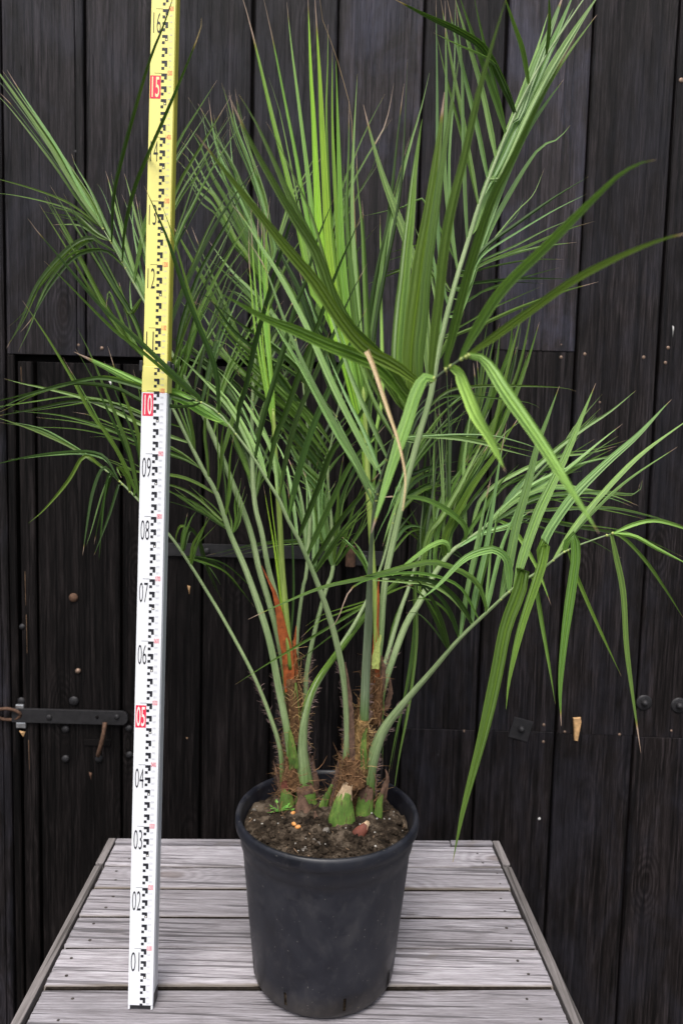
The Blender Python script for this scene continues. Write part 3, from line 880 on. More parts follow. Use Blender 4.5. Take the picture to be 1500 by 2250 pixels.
SZ = 0.2680                                          # soil level over the table
def soil_h(x, y):
    r = math.hypot(x, y)
    h = SZ + 0.010 * noise.noise(Vector((x * 14, y * 14, 1.3))) + 0.009 * noise.noise(Vector((x * 40, y * 40, 4.1))) + 0.006 * noise.noise(Vector((x * 95, y * 95, 9.1)))
    h += 0.010 * math.exp(-((x + 0.02) ** 2 + (y - 0.05) ** 2) / 0.006)
    return h - 0.006 * max(0, (r - 0.12)) / 0.02
V, F = [], []
nr, na = 34, 110
RS = 0.1425
V.append(PC + Vector((0, 0, soil_h(0, 0))))
for i in range(1, nr + 1):
    r = RS * i / nr
    for k in range(na):
        a = 2 * math.pi * k / na
        x, y = r * math.cos(a), r * math.sin(a)
        V.append(PC + Vector((x, y, soil_h(x, y))))
for k in range(na): F.append((0, 1 + k, 1 + (k + 1) % na))
for i in range(nr - 1):
    for k in range(na):
        a, b_ = 1 + i * na + k, 1 + i * na + (k + 1) % na
        F.append((a, a + na, b_ + na, b_))
n0 = len(V)
for (r, z) in ((RS - 0.002, 0.2), (PB - 0.0025, 0.010)):
    for k in range(na):
        a = 2 * math.pi * k / na
        V.append(PC + Vector((r * math.cos(a), r * math.sin(a), z)))
for k in range(na):
    k2 = (k + 1) % na
    top = 1 + (nr - 1) * na
    F.append((top + k, n0 + k, n0 + k2, top + k2))
    F.append((n0 + k, n0 + na + k, n0 + na + k2, n0 + k2))
soil = link('potting_soil', mesh('potting_soil', V, F, True), None, M['soil'])
tag(soil, 'dark crumbly potting soil filling the black pot', 'soil', None, 'stuff')

def lump(p, r, sq=0.7, seed=0, sub=1):
    bm = bmesh.new()
    bmesh.ops.create_icosphere(bm, subdivisions=sub, radius=1.0)
    rot = Matrix.Rotation(seed * 1.7, 3, 'Z') @ Matrix.Rotation(seed * 0.9, 3, 'X')
    V = []
    for v in bm.verts:
        d = v.co.normalized()
        k = 1 + 0.45 * noise.noise(d * 1.6 + Vector((seed * 3.1, seed, 0)))
        q = rot @ (d * k)
        V.append(p + Vector((q.x * r, q.y * r, q.z * r * sq)))
    bm.faces.ensure_lookup_table()
    F = [tuple(v.index for v in f.verts) for f in bm.faces]
    bm.free()
    return V, F
parts = []
rs = random.Random(3)
for i in range(620):
    a, r = rs.uniform(0, 2 * math.pi), 0.139 * math.sqrt(rs.random())
    if rs.random() < 0.6: a = rs.uniform(1.05, 1.95) * math.pi
    x, y = r * math.cos(a), r * math.sin(a)
    s = rs.choice([0.0014, 0.0018, 0.0022, 0.003, 0.004, 0.0052])
    parts.append(lump(PC + Vector((x, y, soil_h(x, y) + s * 0.3)), s, rs.uniform(.6, 1), i))
cr = link('soil_crumbs', mesh('soil_crumbs', *merge(parts)), None, M['soil'])
tag(cr, 'loose soil crumbs strewn over the potting soil', 'soil', None, 'stuff')
rs = random.Random(9)
parts = []
for i in range(48):
    a, r = rs.uniform(0, 2 * math.pi), 0.137 * math.sqrt(rs.random())
    x, y = r * math.cos(a), r * math.sin(a)
    p = PC + Vector((x, y, soil_h(x, y) + 0.0012))
    d = Vector((rs.uniform(-1, 1), rs.uniform(-1, 1), rs.uniform(-.3, .3))).normalized()
    L_ = rs.uniform(0.002, 0.009)
    parts.append(tube_vf([p - d * L_, p, p + d * L_], [.0004, .0009, .0003], 4, 0.6))
o = link('wood_bits', mesh('wood_bits', *merge(parts)), soil, M['bark']); o['kind'] = 'stuff'
parts = [lump(PC + Vector((x, y, soil_h(x, y) + 0.001)), rs.uniform(.0008, .0022), .8, i) for i, (x, y) in enumerate((0.136 * math.sqrt(rs.random()) * Vector((math.cos(q), math.sin(q))) for q in [rs.uniform(0, 6.28) for _ in range(75)]))]
o = link('grit', mesh('grit', *merge(parts)), soil, M['grit']); o['kind'] = 'stuff'
peb = [(558, 1783, .0042), (640, 1848, .006), (655, 1858, .0065), (716, 1828, .0062), (742, 1846, .0058), (770, 1850, .006), (690, 1852, .005), (838, 1838, .0058), (876, 1806, .0075), (886, 1758, .0085), (868, 1748, .006), (596, 1806, .0045), (668, 1862, .005), (780, 1832, .0045), (862, 1832, .006), (700, 1860, .004), (630, 1818, .0035), (800, 1856, .005)]
for i, (x, y, r) in enumerate(peb):
    p = on_z(x, y, TT + SZ)
    p.z = TT + soil_h(p.x - PC.x, p.y - PC.y) + r * 0.25
    me = mesh('clod', *lump(p, r, 0.75, i + 50, 2))
    link('clod', me, soil, M['pebble'] if i % 3 == 0 else M['soil'])

for i, (x, y, lab) in enumerate(((645, 1822, 'leftmost orange seed lying in front on the dark soil'), (654, 1826, 'rightmost orange seed lying in front on the dark soil'), (643, 1793, 'single pale orange seed on the soil beside the dry brown leaf base'))):
    p = on_z(x, y, TT + SZ)
    h = TT + soil_h(p.x - PC.x, p.y - PC.y) + 0.0035
    dv = Vector((0.6, -0.5 + 0.5 * i, 0.1)).normalized()
    o = link('seed', mesh('seed', *tube_vf([Vector((p.x, p.y, h)) + dv * t for t in (-.0052, -.004, -.0015, .0015, .004, .0052)], [.0005, .0021, .0033, .0033, .0021, .0005], 10, .8), True), None, M['seed'])
    tag(o, lab, 'seed', 'orange seeds on the soil')
# seedling weed
wp_ = on_z(612, 1788, TT + SZ); wp_.z = TT + soil_h(wp_.x - PC.x, wp_.y - PC.y)
weed = empty('seedling', wp_, 'tiny green weed seedling on the soil near the left rim of the pot', 'seedling')
rs = random.Random(5)
for k in range(11):
    a = rs.uniform(0, 2 * math.pi); L = rs.uniform(0.006, 0.022)
    tip = wp_ + Vector((L * math.cos(a) * 1.1, L * math.sin(a) * 0.6, rs.uniform(0.004, 0.013)))
    link('stem', mesh('stem', *tube_vf([wp_ + Vector((0, 0, .001)), wp_.lerp(tip, .5) + Vector((0, 0, .003)), tip], .0006, 5), True), weed, M['weed'])
    V, F = [], []
    d = (tip - wp_).normalized(); s_ = Vector((-math.sin(a), math.cos(a), 0.2)) * 0.0032
    V = [tip - d * .001, tip + d * .003 + s_, tip + d * .008, tip + d * .003 - s_, tip + d * .003 + Vector((0, 0, -.0008))]
    link('leaf', mesh('leaf', V, [(0, 1, 4), (1, 2, 4), (2, 3, 4), (3, 0, 4)], True), weed, M['weed'])

# ------------------------------------------------------------------ palms
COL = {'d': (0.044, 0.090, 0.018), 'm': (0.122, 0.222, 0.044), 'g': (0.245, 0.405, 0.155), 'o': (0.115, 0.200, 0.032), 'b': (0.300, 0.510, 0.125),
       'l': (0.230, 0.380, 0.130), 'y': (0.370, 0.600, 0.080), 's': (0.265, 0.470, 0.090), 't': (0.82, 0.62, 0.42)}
STALK = {'gp': (0.375, 0.470, 0.240), 'yp': (0.380, 0.480, 0.120), 'sp': (0.350, 0.425, 0.270)}

DATA = """
F L1 L gp|622,1735 617,1655 599,1589 560,1490 500,1376 460,1308 417,1239 376,1180 310,1105 255,1050 200,1010 150,978|1.30 1.29 1.29 1.30 1.31 1.36|14 9 8 6 2
l 9 1.30 m|300,1085 267,1007 233,950 200,907 160,833 110,750 77,700 50,660
l 10 1.28 m|309,1102 287,1000 263,933 233,860 200,780 170,720
l 9 1.28 m|320,1118 310,1000 300,940 263,843 237,760
l 6 1.3 m|330,1130 313,900 302,847 293,812
l 7 1.40 m|255,1050 213,1017 160,983 100,950 57,937 0,928
l 6 1.40 m|235,1035 167,988 93,953 33,930 -20,913
l 7 1.36 d|262,1056 233,1007 200,993 150,993 67,1003 0,1018 -30,1025
l 8 1.30 o|225,1030 200,1005 190,1002 177,1010 150,1057 100,1117 63,1150
l 7 1.27 d|262,1060 240,1033 230,1027 217,1043 200,1100 182,1220
l 6 1.27 d|268,1066 263,1060 240,1133 207,1220
l 6 1.33 d|258,1052 250,1040 245,1047 233,1083 213,1167 207,1197
l 8 1.28 m|285,1082 280,1050 263,1027 257,1028 267,1050
l 8 1.33 m|400,1214 402,1175 406,1158 395,1157 387,1178 388,1195
l 7 1.30 m|400,1214 405,1180 420,1140 431,1124
l 7 1.28 m|417,1242 424,1198 440,1170 465,1132
l 6 1.30 m|420,1244 432,1200 448,1160 455,1135
l 6 1.42 d|404,1215 418,1165 438,1186 458,1250 487,1320
l 6 1.42 d|410,1222 440,1226 480,1242 522,1287 560,1335
l 4 1.40 m|412,1226 450,1236 500,1260 545,1315
F L2 L gp|638,1690 638,1664 629,1595 614,1520 590,1400 545,1265 505,1170 477,1087 447,1033 417,973 383,903 345,830 310,772|1.28 1.28 1.28 1.29 1.32 1.36|18 18 16 12 9 3
l 8 1.34 m|310,778 265,720 215,640 165,540 103,427
l 6 1.34 m|318,790 270,735 225,665 178,575 130,500
l 9 1.35 d|325,800 300,710 260,640 215,560 167,475 140,425
l 7 1.34 m|322,795 285,742 262,690 240,640 233,683
l 10 1.38 l|417,973 365,955 313,933 240,897 180,873 100,853 47,842 10,832
l 7 1.38 m|447,1033 400,1005 313,975 233,940 167,920 117,910 27,902
l 5 1.42 m|447,1033 390,990 300,950 267,940 200,913 158,905
l 8 1.38 d|400,940 355,925 317,917 250,890 200,882 150,883 83,897 0,913 -27,918
l 7 1.38 m|477,1087 430,1060 385,1045 307,1037 267,1020 233,1007
l 6 1.38 m|493,1147 433,1093 380,1067 310,1060 283,1050 257,1037
l 6 1.38 m|497,1158 440,1112 380,1083 340,1070
l 6 1.38 m|503,1165 450,1130 385,1083
l 7 1.30 m|430,995 425,960 415,905 405,850 400,800
l 7 1.30 m|460,1055 455,1000 450,950 455,880 470,800
l 6 1.28 m|478,1085 485,1030 488,960 500,900
l 6 1.28 m|495,1140 503,1080 505,1010 515,950
l 5 1.28 m|512,1168 518,1144 516,1110 520,1070
l 8 1.30 m|383,903 395,840 415,780 440,700 470,630
l 8 1.30 m|360,860 380,800 405,730 440,640
F L3 L gp|630,1540 626,1484 611,1400 590,1319 569,1250 550,1167 510,1060 460,940 390,800 320,667 293,620 267,573 245,533 227,503|1.30 1.31 1.33 1.35 1.36|15 15 14 8 3
l 9 1.36 g|226,500 170,420 100,305 0,163 -40,110
l 8 1.38 m|222,495 200,440 130,340 5,168 -30,125
l 9 1.38 g|330,690 290,600 242,512 200,420 166,362 158,338
l 9 .98 d|244,535 250,430 270,340 297,240 330,130 360,55 392,-40
l 9 .92 d|268,577 275,500 297,410 330,330 380,215 436,78 443,38
l 9 1.42 m|293,622 308,545 327,465 390,317 430,250 477,176
l 8 1.42 m|318,664 335,560 390,413 440,325 510,207
l 7 1.45 m|340,705 388,530 425,450 461,380 540,255
l 9 1.42 d|365,755 384,685 444,551 478,487 517,427 567,363
l 9 1.42 d|385,792 397,720 430,620 465,550 501,487 521,444 560,375
l 8 1.45 m|405,830 429,710 461,636 508,550 533,508 560,450
l 7 1.45 d|425,870 455,743 495,647 525,583 545,560
l 8 1.45 d|440,900 470,764 516,632 530,600
l 8 1.45 m|470,960 490,850 530,760 580,680 620,620
l 8 1.45 m|490,1005 520,900 560,820 600,770
l 8 1.38 g|335,700 310,620 290,580 255,460 240,400 232,375
l 8 1.38 g|345,720 330,620 322,560 300,480 282,410 273,380
l 8 1.30 d|257,555 215,530 195,521 150,545 85,620 45,710 15,765
l 7 1.30 d|275,590 240,555 213,550 165,565 110,630 70,700 45,730
l 5 1.38 m|226,502 200,480 150,445 80,417 0,394 -40,385
l 6 1.38 m|243,530 210,510 165,470 125,457 103,447
l 9 1.36 m|310,655 285,690 270,650 262,620
F L4 L gp|625,1420 618,1380 608,1316 590,1250 575,1170 560,1107 554,1000 556,850 570,720 588,600|1.32 1.36 1.42 1.48 1.5|13 13 12 6 3
l 9 1.55 m|590,640 545,562 518,526 495,477 470,430 438,400 418,355 400,335
l 12 1.55 m|588,650 546,536 500,444 463,380 440,320 417,283
l 9 1.55 m|590,610 545,470 520,380 480,310 450,255 435,227
l 8 1.5 g|590,590 545,480 505,390 475,320 458,213
l 9 1.55 m|600,560 578,433 557,380 520,290 487,182
l 7 1.55 g|605,550 585,470 550,360 520,280 503,198
l 12 1.5 m|570,800 517,738 491,700 459,636 423,572 389,512 365,470
l 10 1.5 m|560,840 510,800 470,760 430,700 396,660
l 9 1.5 d|556,880 500,830 440,790 390,750 360,735
l 9 1.5 m|556,940 520,880 470,810 440,780 400,760
l 8 1.5 m|555,1000 520,930 480,880 430,850
l 8 1.5 m|558,1070 530,1000 500,930 470,880
l 7 1.5 m|560,1105 545,1040 520,980 500,930
l 7 1.5 m|560,1105 570,1040 590,980 605,930
l 8 1.5 d|560,1090 550,1020 530,960 520,900
l 8 1.55 d|555,980 590,880 640,800 680,740
l 9 1.55 m|556,900 580,820 620,740 660,690
l 8 1.55 m|560,850 590,770 630,690 650,650
l 6 1.5 m|575,720 605,640 640,560 680,500
l 6 1.5 g|570,690 545,640 515,610 497,600
l 5 1.55 g|600,560 640,430 660,400 700,330
F L5 L yp|640,1470 636,1432 628,1340 620,1250 615,1150 608,1040 600,900|1.29 1.29 1.30|15 15 13 9
l 5 1.33 st|600,930 578,800 563,660 553,520 552,440
l 5 1.33 st|601,920 590,800 573,650 567,510 567,428
l 5 1.33 st|602,940 592,780 578,600 575,508 573,436
l 5 1.33 st|604,950 598,850 584,720 582,600 580,500 582,442
l 5 1.33 st|603,900 590,700 585,570 587,487 594,432
l 5 1.33 st|602,960 565,760 551,620 547,560 548,480
l 5 1.32 s|606,980 600,850 590,740 588,640
l 5 1.32 y|612,1080 596,900 580,780 575,700 572,640
l 5 1.30 y|634,1430 620,1340 605,1220 590,1130 578,1060
l 4 1.30 y|634,1430 622,1320 608,1200 598,1120 590,1040
l 5 1.34 d|636,1430 645,1300 640,1150 630,1050
F L6 L gp|655,1560 653,1514 653,1400 665,1295 674,1250 682,1100 676,950 660,800 640,700|1.33 1.38 1.45 1.5|10 9 9 5 3
l 9 1.55 g|640,750 600,690 551,636 519,606 487,568 459,529
l 9 1.55 g|645,770 600,700 551,655 497,602 459,568
l 8 1.55 m|660,830 620,740 585,650 560,600 540,540
l 8 1.55 m|670,880 690,760 720,640 760,540 800,470
l 7 1.55 m|668,860 690,720 737,460 783,333 813,267 845,207
l 7 1.55 mt|665,840 710,640 765,430 793,367 833,300 850,260 865,183
l 9 1.55 d|680,980 640,900 600,830 560,780
l 9 1.55 d|682,1040 650,960 600,890 560,850
l 8 1.5 m|682,1100 660,1020 620,940 590,900
l 8 1.55 d|682,1060 710,960 760,880 800,820
l 7 1.5 m|680,1140 700,1060 740,980 790,930
l 6 1.5 g|676,1200 660,1120 640,1060 625,1010
l 6 1.5 g|676,1220 690,1140 700,1080 715,1040
F L7 L gp|668,1600 671,1544 674,1475 692,1385 716,1295 731,1250 728,1150 720,1050 728,970 745,890 765,810|1.31 1.36 1.40 1.40 1.38|12 11 10 6 3
l 12 1.33 d|728,975 690,920 636,860 589,796 551,760 508,721 461,657 416,632
l 11 1.33 d|740,915 679,849 653,811 615,775 568,738 519,706 463,660
l 10 1.33 o|722,1000 670,915 615,860 572,815 534,775 499,738 478,711 482,685
l 9 1.33 o|722,1010 650,917 583,857 561,839 517,796 496,768 498,745
l 9 1.33 d|721,1025 667,953 600,893 561,860 529,828 519,807
l 9 1.35 d|720,1040 680,985 620,920 580,880 540,850
l 9 1.35 d|720,1055 690,1010 640,950 600,910 560,890
l 16 1.45 d|745,890 720,830 685,713 657,636 619,561 590,500
l 8 1.4 d|750,870 735,800 720,740 690,680 670,600
l 8 1.35 g|722,1080 700,1050 660,1010 635,970
l 8 1.35 g|724,1110 700,1070 665,1030 640,1005
l 7 1.35 g|726,1140 705,1090 680,1055 655,1030
l 8 1.35 g|731,1250 712,1180 700,1120 705,1050 720,1000
l 8 1.35 g|731,1250 722,1180 715,1100 722,1040
l 8 1.35 m|731,1250 740,1150 745,1060 755,1000
l 7 1.38 m|733,1245 755,1190 775,1120 800,1060
l 6 1.40 d|735,1245 760,1210 790,1160 805,1110
l 4 1.45 d|735,1240 704,1187 648,1186 564,1194 508,1208 452,1221
l 7 1.45 d|728,1160 760,1070 800,990 850,930
F L8 L gp|672,1750 668,1730 665,1640 671,1574 692,1511 734,1442 790,1350 835,1250 862,1150 880,1060|1.29 1.27 1.27 1.32 1.38 1.42|60 25 16 12 9 7 5 3
l 8 1.5 d|866,1130 880,1055 913,1038 956,1023 1014,1012
l 8 1.5 d|872,1100 903,1085 945,1063 986,1048
l 8 1.5 do|865,1140 920,1082 970,1065 1025,1056
l 8 1.5 d|870,1110 910,1060 950,1040 1000,1035
l 5 1.5 d|860,1150 900,1080 950,1085 985,1098
l 7 1.5 m|880,1060 920,980 980,900 1040,860
l 7 1.5 m|876,1080 915,1010 950,960 1000,900 1020,880
l 6 1.55 d|880,1060 900,960 930,900 990,860 1050,850
l 7 1.5 g|850,1200 870,1120 910,1080
l 7 1.5 g|845,1225 890,1160 930,1160 950,1180
l 6 1.45 d|840,1240 870,1170 920,1110
l 7 1.35 m|820,1290 800,1240 770,1200 740,1180
F R1 R gp|762,1720 761,1679 764,1610 755,1490 728,1370 692,1268 673,1223 655,1183 633,1143 613,1097 588,1057 560,1010 518,953 483,910 450,888 405,868|1.25 1.24 1.22 1.19 1.17 1.165 1.175|22 17 15 10 7 4
l 12 1.04 d|445,878 413,850 333,775 283,727 233,683 183,627 133,567 80,505 62,480
l 12 1.05 d|483,907 473,810 430,700 400,620 370,530 345,470 317,408
l 22 1.30 b|500,935 450,900 415,880 380,864 317,847 267,823 220,800 163,773
l 16 1.26 b|490,925 450,908 410,885 375,872 330,868
l 9 1.30 d|430,885 380,870 317,853 240,832 200,832 133,847 57,870 0,897 -40,915
l 9 1.30 d|440,890 380,893 317,883 267,857 217,845 150,843 83,860 0,880 -40,888
l 12 1.10 d|518,955 527,890 538,860 561,753 576,700 593,636 615,561 632,508 670,390
l 13 1.10 d|560,1010 575,930 595,860 621,775 651,668 670,621 693,538 712,487 736,431
l 13 1.12 d|588,1057 605,960 625,915 665,800 700,710 725,636 750,572 774,519 797,461
l 12 1.14 d|613,1097 630,1000 655,910 690,830 750,694 776,636 806,580
l 14 1.14 d|633,1143 655,1040 690,930 730,840 778,734 805,677
l 14 1.14 d|655,1183 700,1070 730,990 780,930 820,850 845,768
l 13 1.15 d|673,1223 720,1120 770,1020 820,960 850,920
l 12 1.16 d|685,1245 750,1140 800,1080 840,1030
l 8 1.17 d|690,1258 740,1180 800,1110 830,1080
l 5 1.18 m|692,1262 750,1180 800,1130 825,1110
l 9 1.30 g|613,1092 600,1000 560,920 520,860 473,807
l 9 1.30 g|590,1056 560,983 500,877 450,833
l 9 1.28 g|560,1010 540,960 500,890 413,800 385,780
l 9 1.30 m|634,1140 615,1040 590,970 560,900 530,850
l 8 1.30 g|655,1180 640,1080 625,1010 600,960
l 8 1.30 g|673,1220 665,1120 650,1050 630,1000
l 8 1.30 g|688,1250 690,1150 680,1080 665,1030
F R2 R sp|798,1640 800,1583 803,1490 809,1370 813,1250 820,1130 832,1065 848,1010 863,963 880,930 905,885 927,857 950,835 985,808 1010,790 1032,780|1.25 1.22 1.16 1.06 .92 .80 .68|24 22 20 12 7 4 4 4
l 26 .72 o|917,840 867,803 817,778 777,743 733,683 690,617 633,550 567,467 500,383 430,293
l 28 .70 o|897,886 880,858 833,807 783,783 717,757 650,727 583,700 520,664 485,645
l 22 .78 o|900,870 850,800 790,740 745,690 720,623 693,550 650,483 600,400 550,310 503,210
l 18 .85 o|885,900 820,790 760,700 730,640 690,540 640,440 600,350 560,265 525,208
l 9 .95 o|870,950 800,800 740,660 690,490 667,433 617,327 585,267
l 14 1.02 g|848,1010 830,1033 783,950 733,850 670,710 617,610 573,540 533,477 510,450
l 11 1.05 g|835,1055 820,1083 767,983 700,867 633,725 587,600 560,550 546,530
l 10 1.06 g|828,1085 790,1030 743,960 689,860 647,785 604,715 580,670
l 11 1.02 g|850,1005 810,917 767,817 733,710 700,630
l 9 1.05 g|838,1045 800,950 760,870 720,780
l 8 1.06 g|822,1115 790,1043 743,960 683,843 610,717
l 9 1.0 m|865,960 820,880 790,800 770,740
l 6 1.06 g|825,1100 800,1040 770,980 730,900
l 24 .98 o|888,895 873,807 878,700 887,615 893,551 902,465 910,380 922,290 927,262
l 34 .86 o|908,880 900,807 906,721 917,636 925,572 936,508 947,444 957,370 976,202
l 22 .80 o|922,860 921,785 930,700 936,615 947,530 965,400 985,270 1010,116
l 21 .70 o|945,835 953,743 964,657 972,572 985,487 1000,420 1016,360 1052,200 1080,100 1115,-15
l 20 .62 o|976,808 990,750 1015,650 1040,560 1080,440 1124,352 1180,232 1220,156 1268,72
l 22 .58 bo|1012,788 1030,750 1100,640 1200,540 1300,440 1360,384 1412,356 1440,351
l 18 .56 o|1022,783 1072,750 1180,672 1260,616 1360,564 1460,524 1535,508
l 27 .56 b|990,806 1004,815 1020,850 1045,910 1080,970 1110,1036
l 27 .52 b|1030,782 1060,788 1085,820 1110,860 1180,960 1250,1070 1315,1172
l 26 .70 b|953,832 932,830 912,870 895,925 880,968 850,1060 815,1172
l 14 .655 t|805,770 818,800 835,850 855,910 875,970 888,1030 890,1070 884,1122
F R3 R gp|822,1560 827,1478 836,1400 845,1280 868,1170 892,1063 920,957 945,871 965,760 1000,620 1026,535 1050,455 1072,394 1090,348 1112,294 1132,248 1162,186 1200,120 1240,60 1290,-15|1.27 1.28 1.30 1.30 1.32 1.36 1.40|17 16 16 14 10 6 4
l 9 1.30 dm|1200,122 1206,60 1205,-20
l 11 1.28 m|1162,188 1148,112 1128,52 1103,-20
l 16 1.22 d|1132,250 1108,192 1076,128 1052,96 1000,64 940,36 860,-5
l 13 1.28 m|1112,296 1092,232 1064,152 1032,60 1005,-20
l 12 1.30 g|1090,350 1076,280 1056,188 1024,80 996,-15
l 11 1.30 g|1072,396 1048,280 1028,200 1004,100 980,-10
l 10 1.30 g|1052,454 1028,328 1016,260 992,140 966,-10
l 9 1.30 g|1026,535 1020,400 1016,240 1014,140 1000,0
l 9 1.30 g|1004,600 988,492 976,360 980,200 977,0
l 9 1.30 g|982,676 964,540 960,400 960,200 957,-10
l 8 1.30 g|968,745 962,650 950,560 930,480
l 20 1.34 g|945,850 925,640 893,530 861,444 838,380 815,300 798,230
l 8 1.36 m|985,660 930,580 878,595 808,624
l 5 1.36 m|1010,590 932,442 893,453 838,466 800,474
l 5 1.36 m|990,640 930,545 893,546 848,557
l 16 1.45 g|1020,640 1050,540 1100,410 1150,300 1200,225 1237,175
l 13 1.45 g|1005,700 1060,540 1110,440 1180,330 1225,305 1252,275
l 22 1.45 g|1060,430 1110,320 1160,210 1215,90 1262,-20
l 22 1.45 g|1090,400 1150,270 1200,170 1260,70 1320,-20
l 18 1.45 g|1130,270 1170,160 1210,60 1240,-20
l 14 1.45 g|1035,520 1075,420 1130,310 1180,220 1230,130
l 8 1.45 d|1030,600 1060,548 1140,488 1220,432 1292,388
l 7 1.5 g|1015,610 1060,580 1160,540 1240,506 1306,486
l 6 1.5 g|1020,600 1080,572 1180,544 1266,532
l 6 1.5 d|1000,630 1040,622 1140,612 1256,613
l 8 1.45 m|980,745 1000,736 1060,712 1140,676 1240,640 1314,619
l 5 1.5 m|990,690 1060,640 1140,612 1228,588
l 4 1.42 g|1010,660 1060,560 1130,470 1160,440 1175,420 1195,370
l 10 1.30 g|888,965 924,957 988,961 1052,972 1105,987 1167,1004
l 5 1.30 g|892,962 967,957 1009,955 1073,957 1116,965 1171,982 1200,1000
l 6 1.32 m|935,900 985,858 1060,848 1150,848 1235,852 1265,860
l 7 1.28 g|905,1020 890,1060 870,1110 855,1150 840,1200
l 5 1.28 g|915,985 900,1010 870,1080 850,1130
l 9 1.40 m|960,800 985,740 1000,690
F R4 R gp|838,1570 842,1514 887,1382 920,1325 950,1268 990,1213 1020,1191 1063,1159 1095,1134 1137,1095 1200,1040|1.28 1.32 1.36 1.38 1.42 1.46|13 17 16 9 5 3
l 14 1.30 m|1020,1191 1024,1166 1009,1142 967,1112 924,1095 860,1091 835,1094
l 11 1.30 b|984,1217 986,1202 973,1190 945,1200 913,1223 881,1249 850,1275
l 15 1.38 o|975,1225 979,1175 1009,1117 1041,1063 1084,1004 1116,952 1144,910
l 12 1.42 g|920,1300 940,1180 967,1138 1005,1074 1037,1012 1060,970 1075,940
l 8 1.45 g|1022,1188 1020,1095 1018,1021 1026,957 1031,920 1042,880
l 6 1.5 g|975,1235 973,1170 973,1063 969,957 962,871
l 6 1.5 m|960,1255 952,1100 954,957 956,880
l 7 1.5 d|990,1210 986,1063 986,957 982,850 980,800
l 10 1.5 g|1100,1130 1160,1044 1220,988 1284,940 1340,904 1396,858
l 9 1.5 g|1130,1105 1220,1048 1272,1008 1320,968 1366,932
l 10 1.5 g|1095,1134 1124,1084 1200,1008 1260,960 1310,916
l 7 1.5 m|1120,1110 1180,1044 1240,976 1280,916 1322,866
l 9 1.5 g|1030,1180 1060,1090 1140,1036 1220,1004 1292,996 1354,980
l 9 1.5 g|1063,1160 1140,1084 1220,1040 1280,1018 1362,1000
l 8 1.45 g|1070,1155 1140,1096 1220,1068 1300,1078 1360,1094 1402,1112
l 8 1.45 g|1063,1160 1108,1132 1172,1096 1240,1084 1320,1080 1396,1084 1410,1055
l 8 1.45 g|1095,1136 1152,1124 1240,1118 1340,1116 1420,1132 1510,1158
l 8 1.4 dm|1090,1138 1152,1136 1200,1144 1280,1160 1400,1180 1500,1224
l 9 1.4 b|1085,1145 1110,1150 1140,1180 1180,1250 1210,1330
l 9 1.45 m|980,1225 1000,1130 1040,1040 1100,960 1150,920
l 9 1.45 m|950,1265 960,1180 990,1080 1030,1000
l 8 1.45 d|940,1280 935,1180 950,1080 960,1000
l 8 1.45 d|960,1255 985,1180 1030,1110 1080,1060
l 9 1.42 m|1010,1200 1060,1120 1100,1060 1140,1020
l 7 1.4 g|1000,1208 1060,1170 1120,1150 1170,1120
F R5 R gp|803,1750 806,1720 812,1685 836,1616 875,1559 950,1472 1010,1402 1075,1340 1130,1290 1190,1250 1240,1212 1300,1187 1345,1172|1.25 1.23 1.19 1.15 1.12 1.10 1.08|46 27 16 11 8 6 3
l 12 1.02 lm|1332,1176 1340,1168 1352,1220 1368,1300 1375,1415 1386,1507 1407,1655
l 19 1.02 m|1240,1214 1248,1182 1260,1177 1264,1220 1258,1270 1240,1397 1230,1507 1232,1595
l 18 1.02 m|1188,1252 1186,1205 1198,1190 1192,1230 1180,1270 1144,1380 1119,1488 1111,1558
l 27 1.00 m|1146,1282 1142,1250 1152,1242 1140,1300 1111,1378 1089,1488 1060,1617 1023,1756 1009,1818 994,1895
l 10 1.06 m|1165,1265 1174,1276 1188,1360 1207,1470 1219,1547
l 8 1.08 m|1248,1212 1267,1268 1298,1342 1331,1415 1364,1486
l 8 1.10 m|1345,1173 1372,1184 1420,1236 1464,1300 1500,1358
l 9 1.10 b|1345,1172 1392,1152 1440,1144 1500,1160 1550,1185
l 9 1.12 b|1345,1173 1392,1178 1440,1204 1520,1245
l 18 1.14 g|1100,1318 1116,1245 1135,1149 1159,1063 1180,978 1200,925 1228,848
l 20 1.14 g|1132,1290 1148,1223 1180,1132 1200,1088 1240,1004 1272,928 1308,842
l 18 1.13 g|1190,1250 1195,1192 1212,1156 1260,1088 1332,1016 1400,956 1456,896 1474,878
l 13 1.13 g|1215,1232 1252,1172 1292,1120 1360,1044 1420,988 1525,912
l 13 1.15 g|1035,1376 1041,1319 1063,1223 1073,1170 1086,1085 1095,1025 1112,930
l 12 1.16 g|1010,1402 1026,1298 1046,1202 1063,1117 1078,1048
l 10 1.15 g|1065,1348 1073,1319 1090,1245 1105,1191 1127,1138 1145,1090
l 9 1.16 m|1033,1380 1056,1280 1080,1190 1100,1110
l 10 1.12 d|987,1428 968,1360 945,1310 920,1280 905,1265
l 8 1.14 d|985,1430 960,1370 935,1320 920,1305
l 10 1.12 d|1007,1402 987,1342 955,1301 920,1285 880,1290
l 12 1.10 d|1038,1374 1016,1334 980,1294 940,1275 860,1268 790,1266
l 13 1.08 m|1070,1345 1054,1290 1025,1262 975,1240 940,1235 881,1248 800,1270 710,1290 620,1326 545,1361
l 16 1.05 l|1119,1302 1118,1260 1112,1228 1095,1212 1072,1208 1020,1228 960,1288 922,1318
l 7 1.05 mt|1050,1360 1010,1290 940,1262 870,1260 800,1276 770,1295 755,1325 740,1364 719,1384
F R6 R gp|832,1550 833,1508 875,1355 896,1295 910,1250 945,1180 985,1100 1030,1000 1075,900|1.29 1.38 1.48 1.55 1.62|12 11 7 4 3
l 14 1.6 m|1040,1010 1072,996 1120,892 1156,800 1184,708
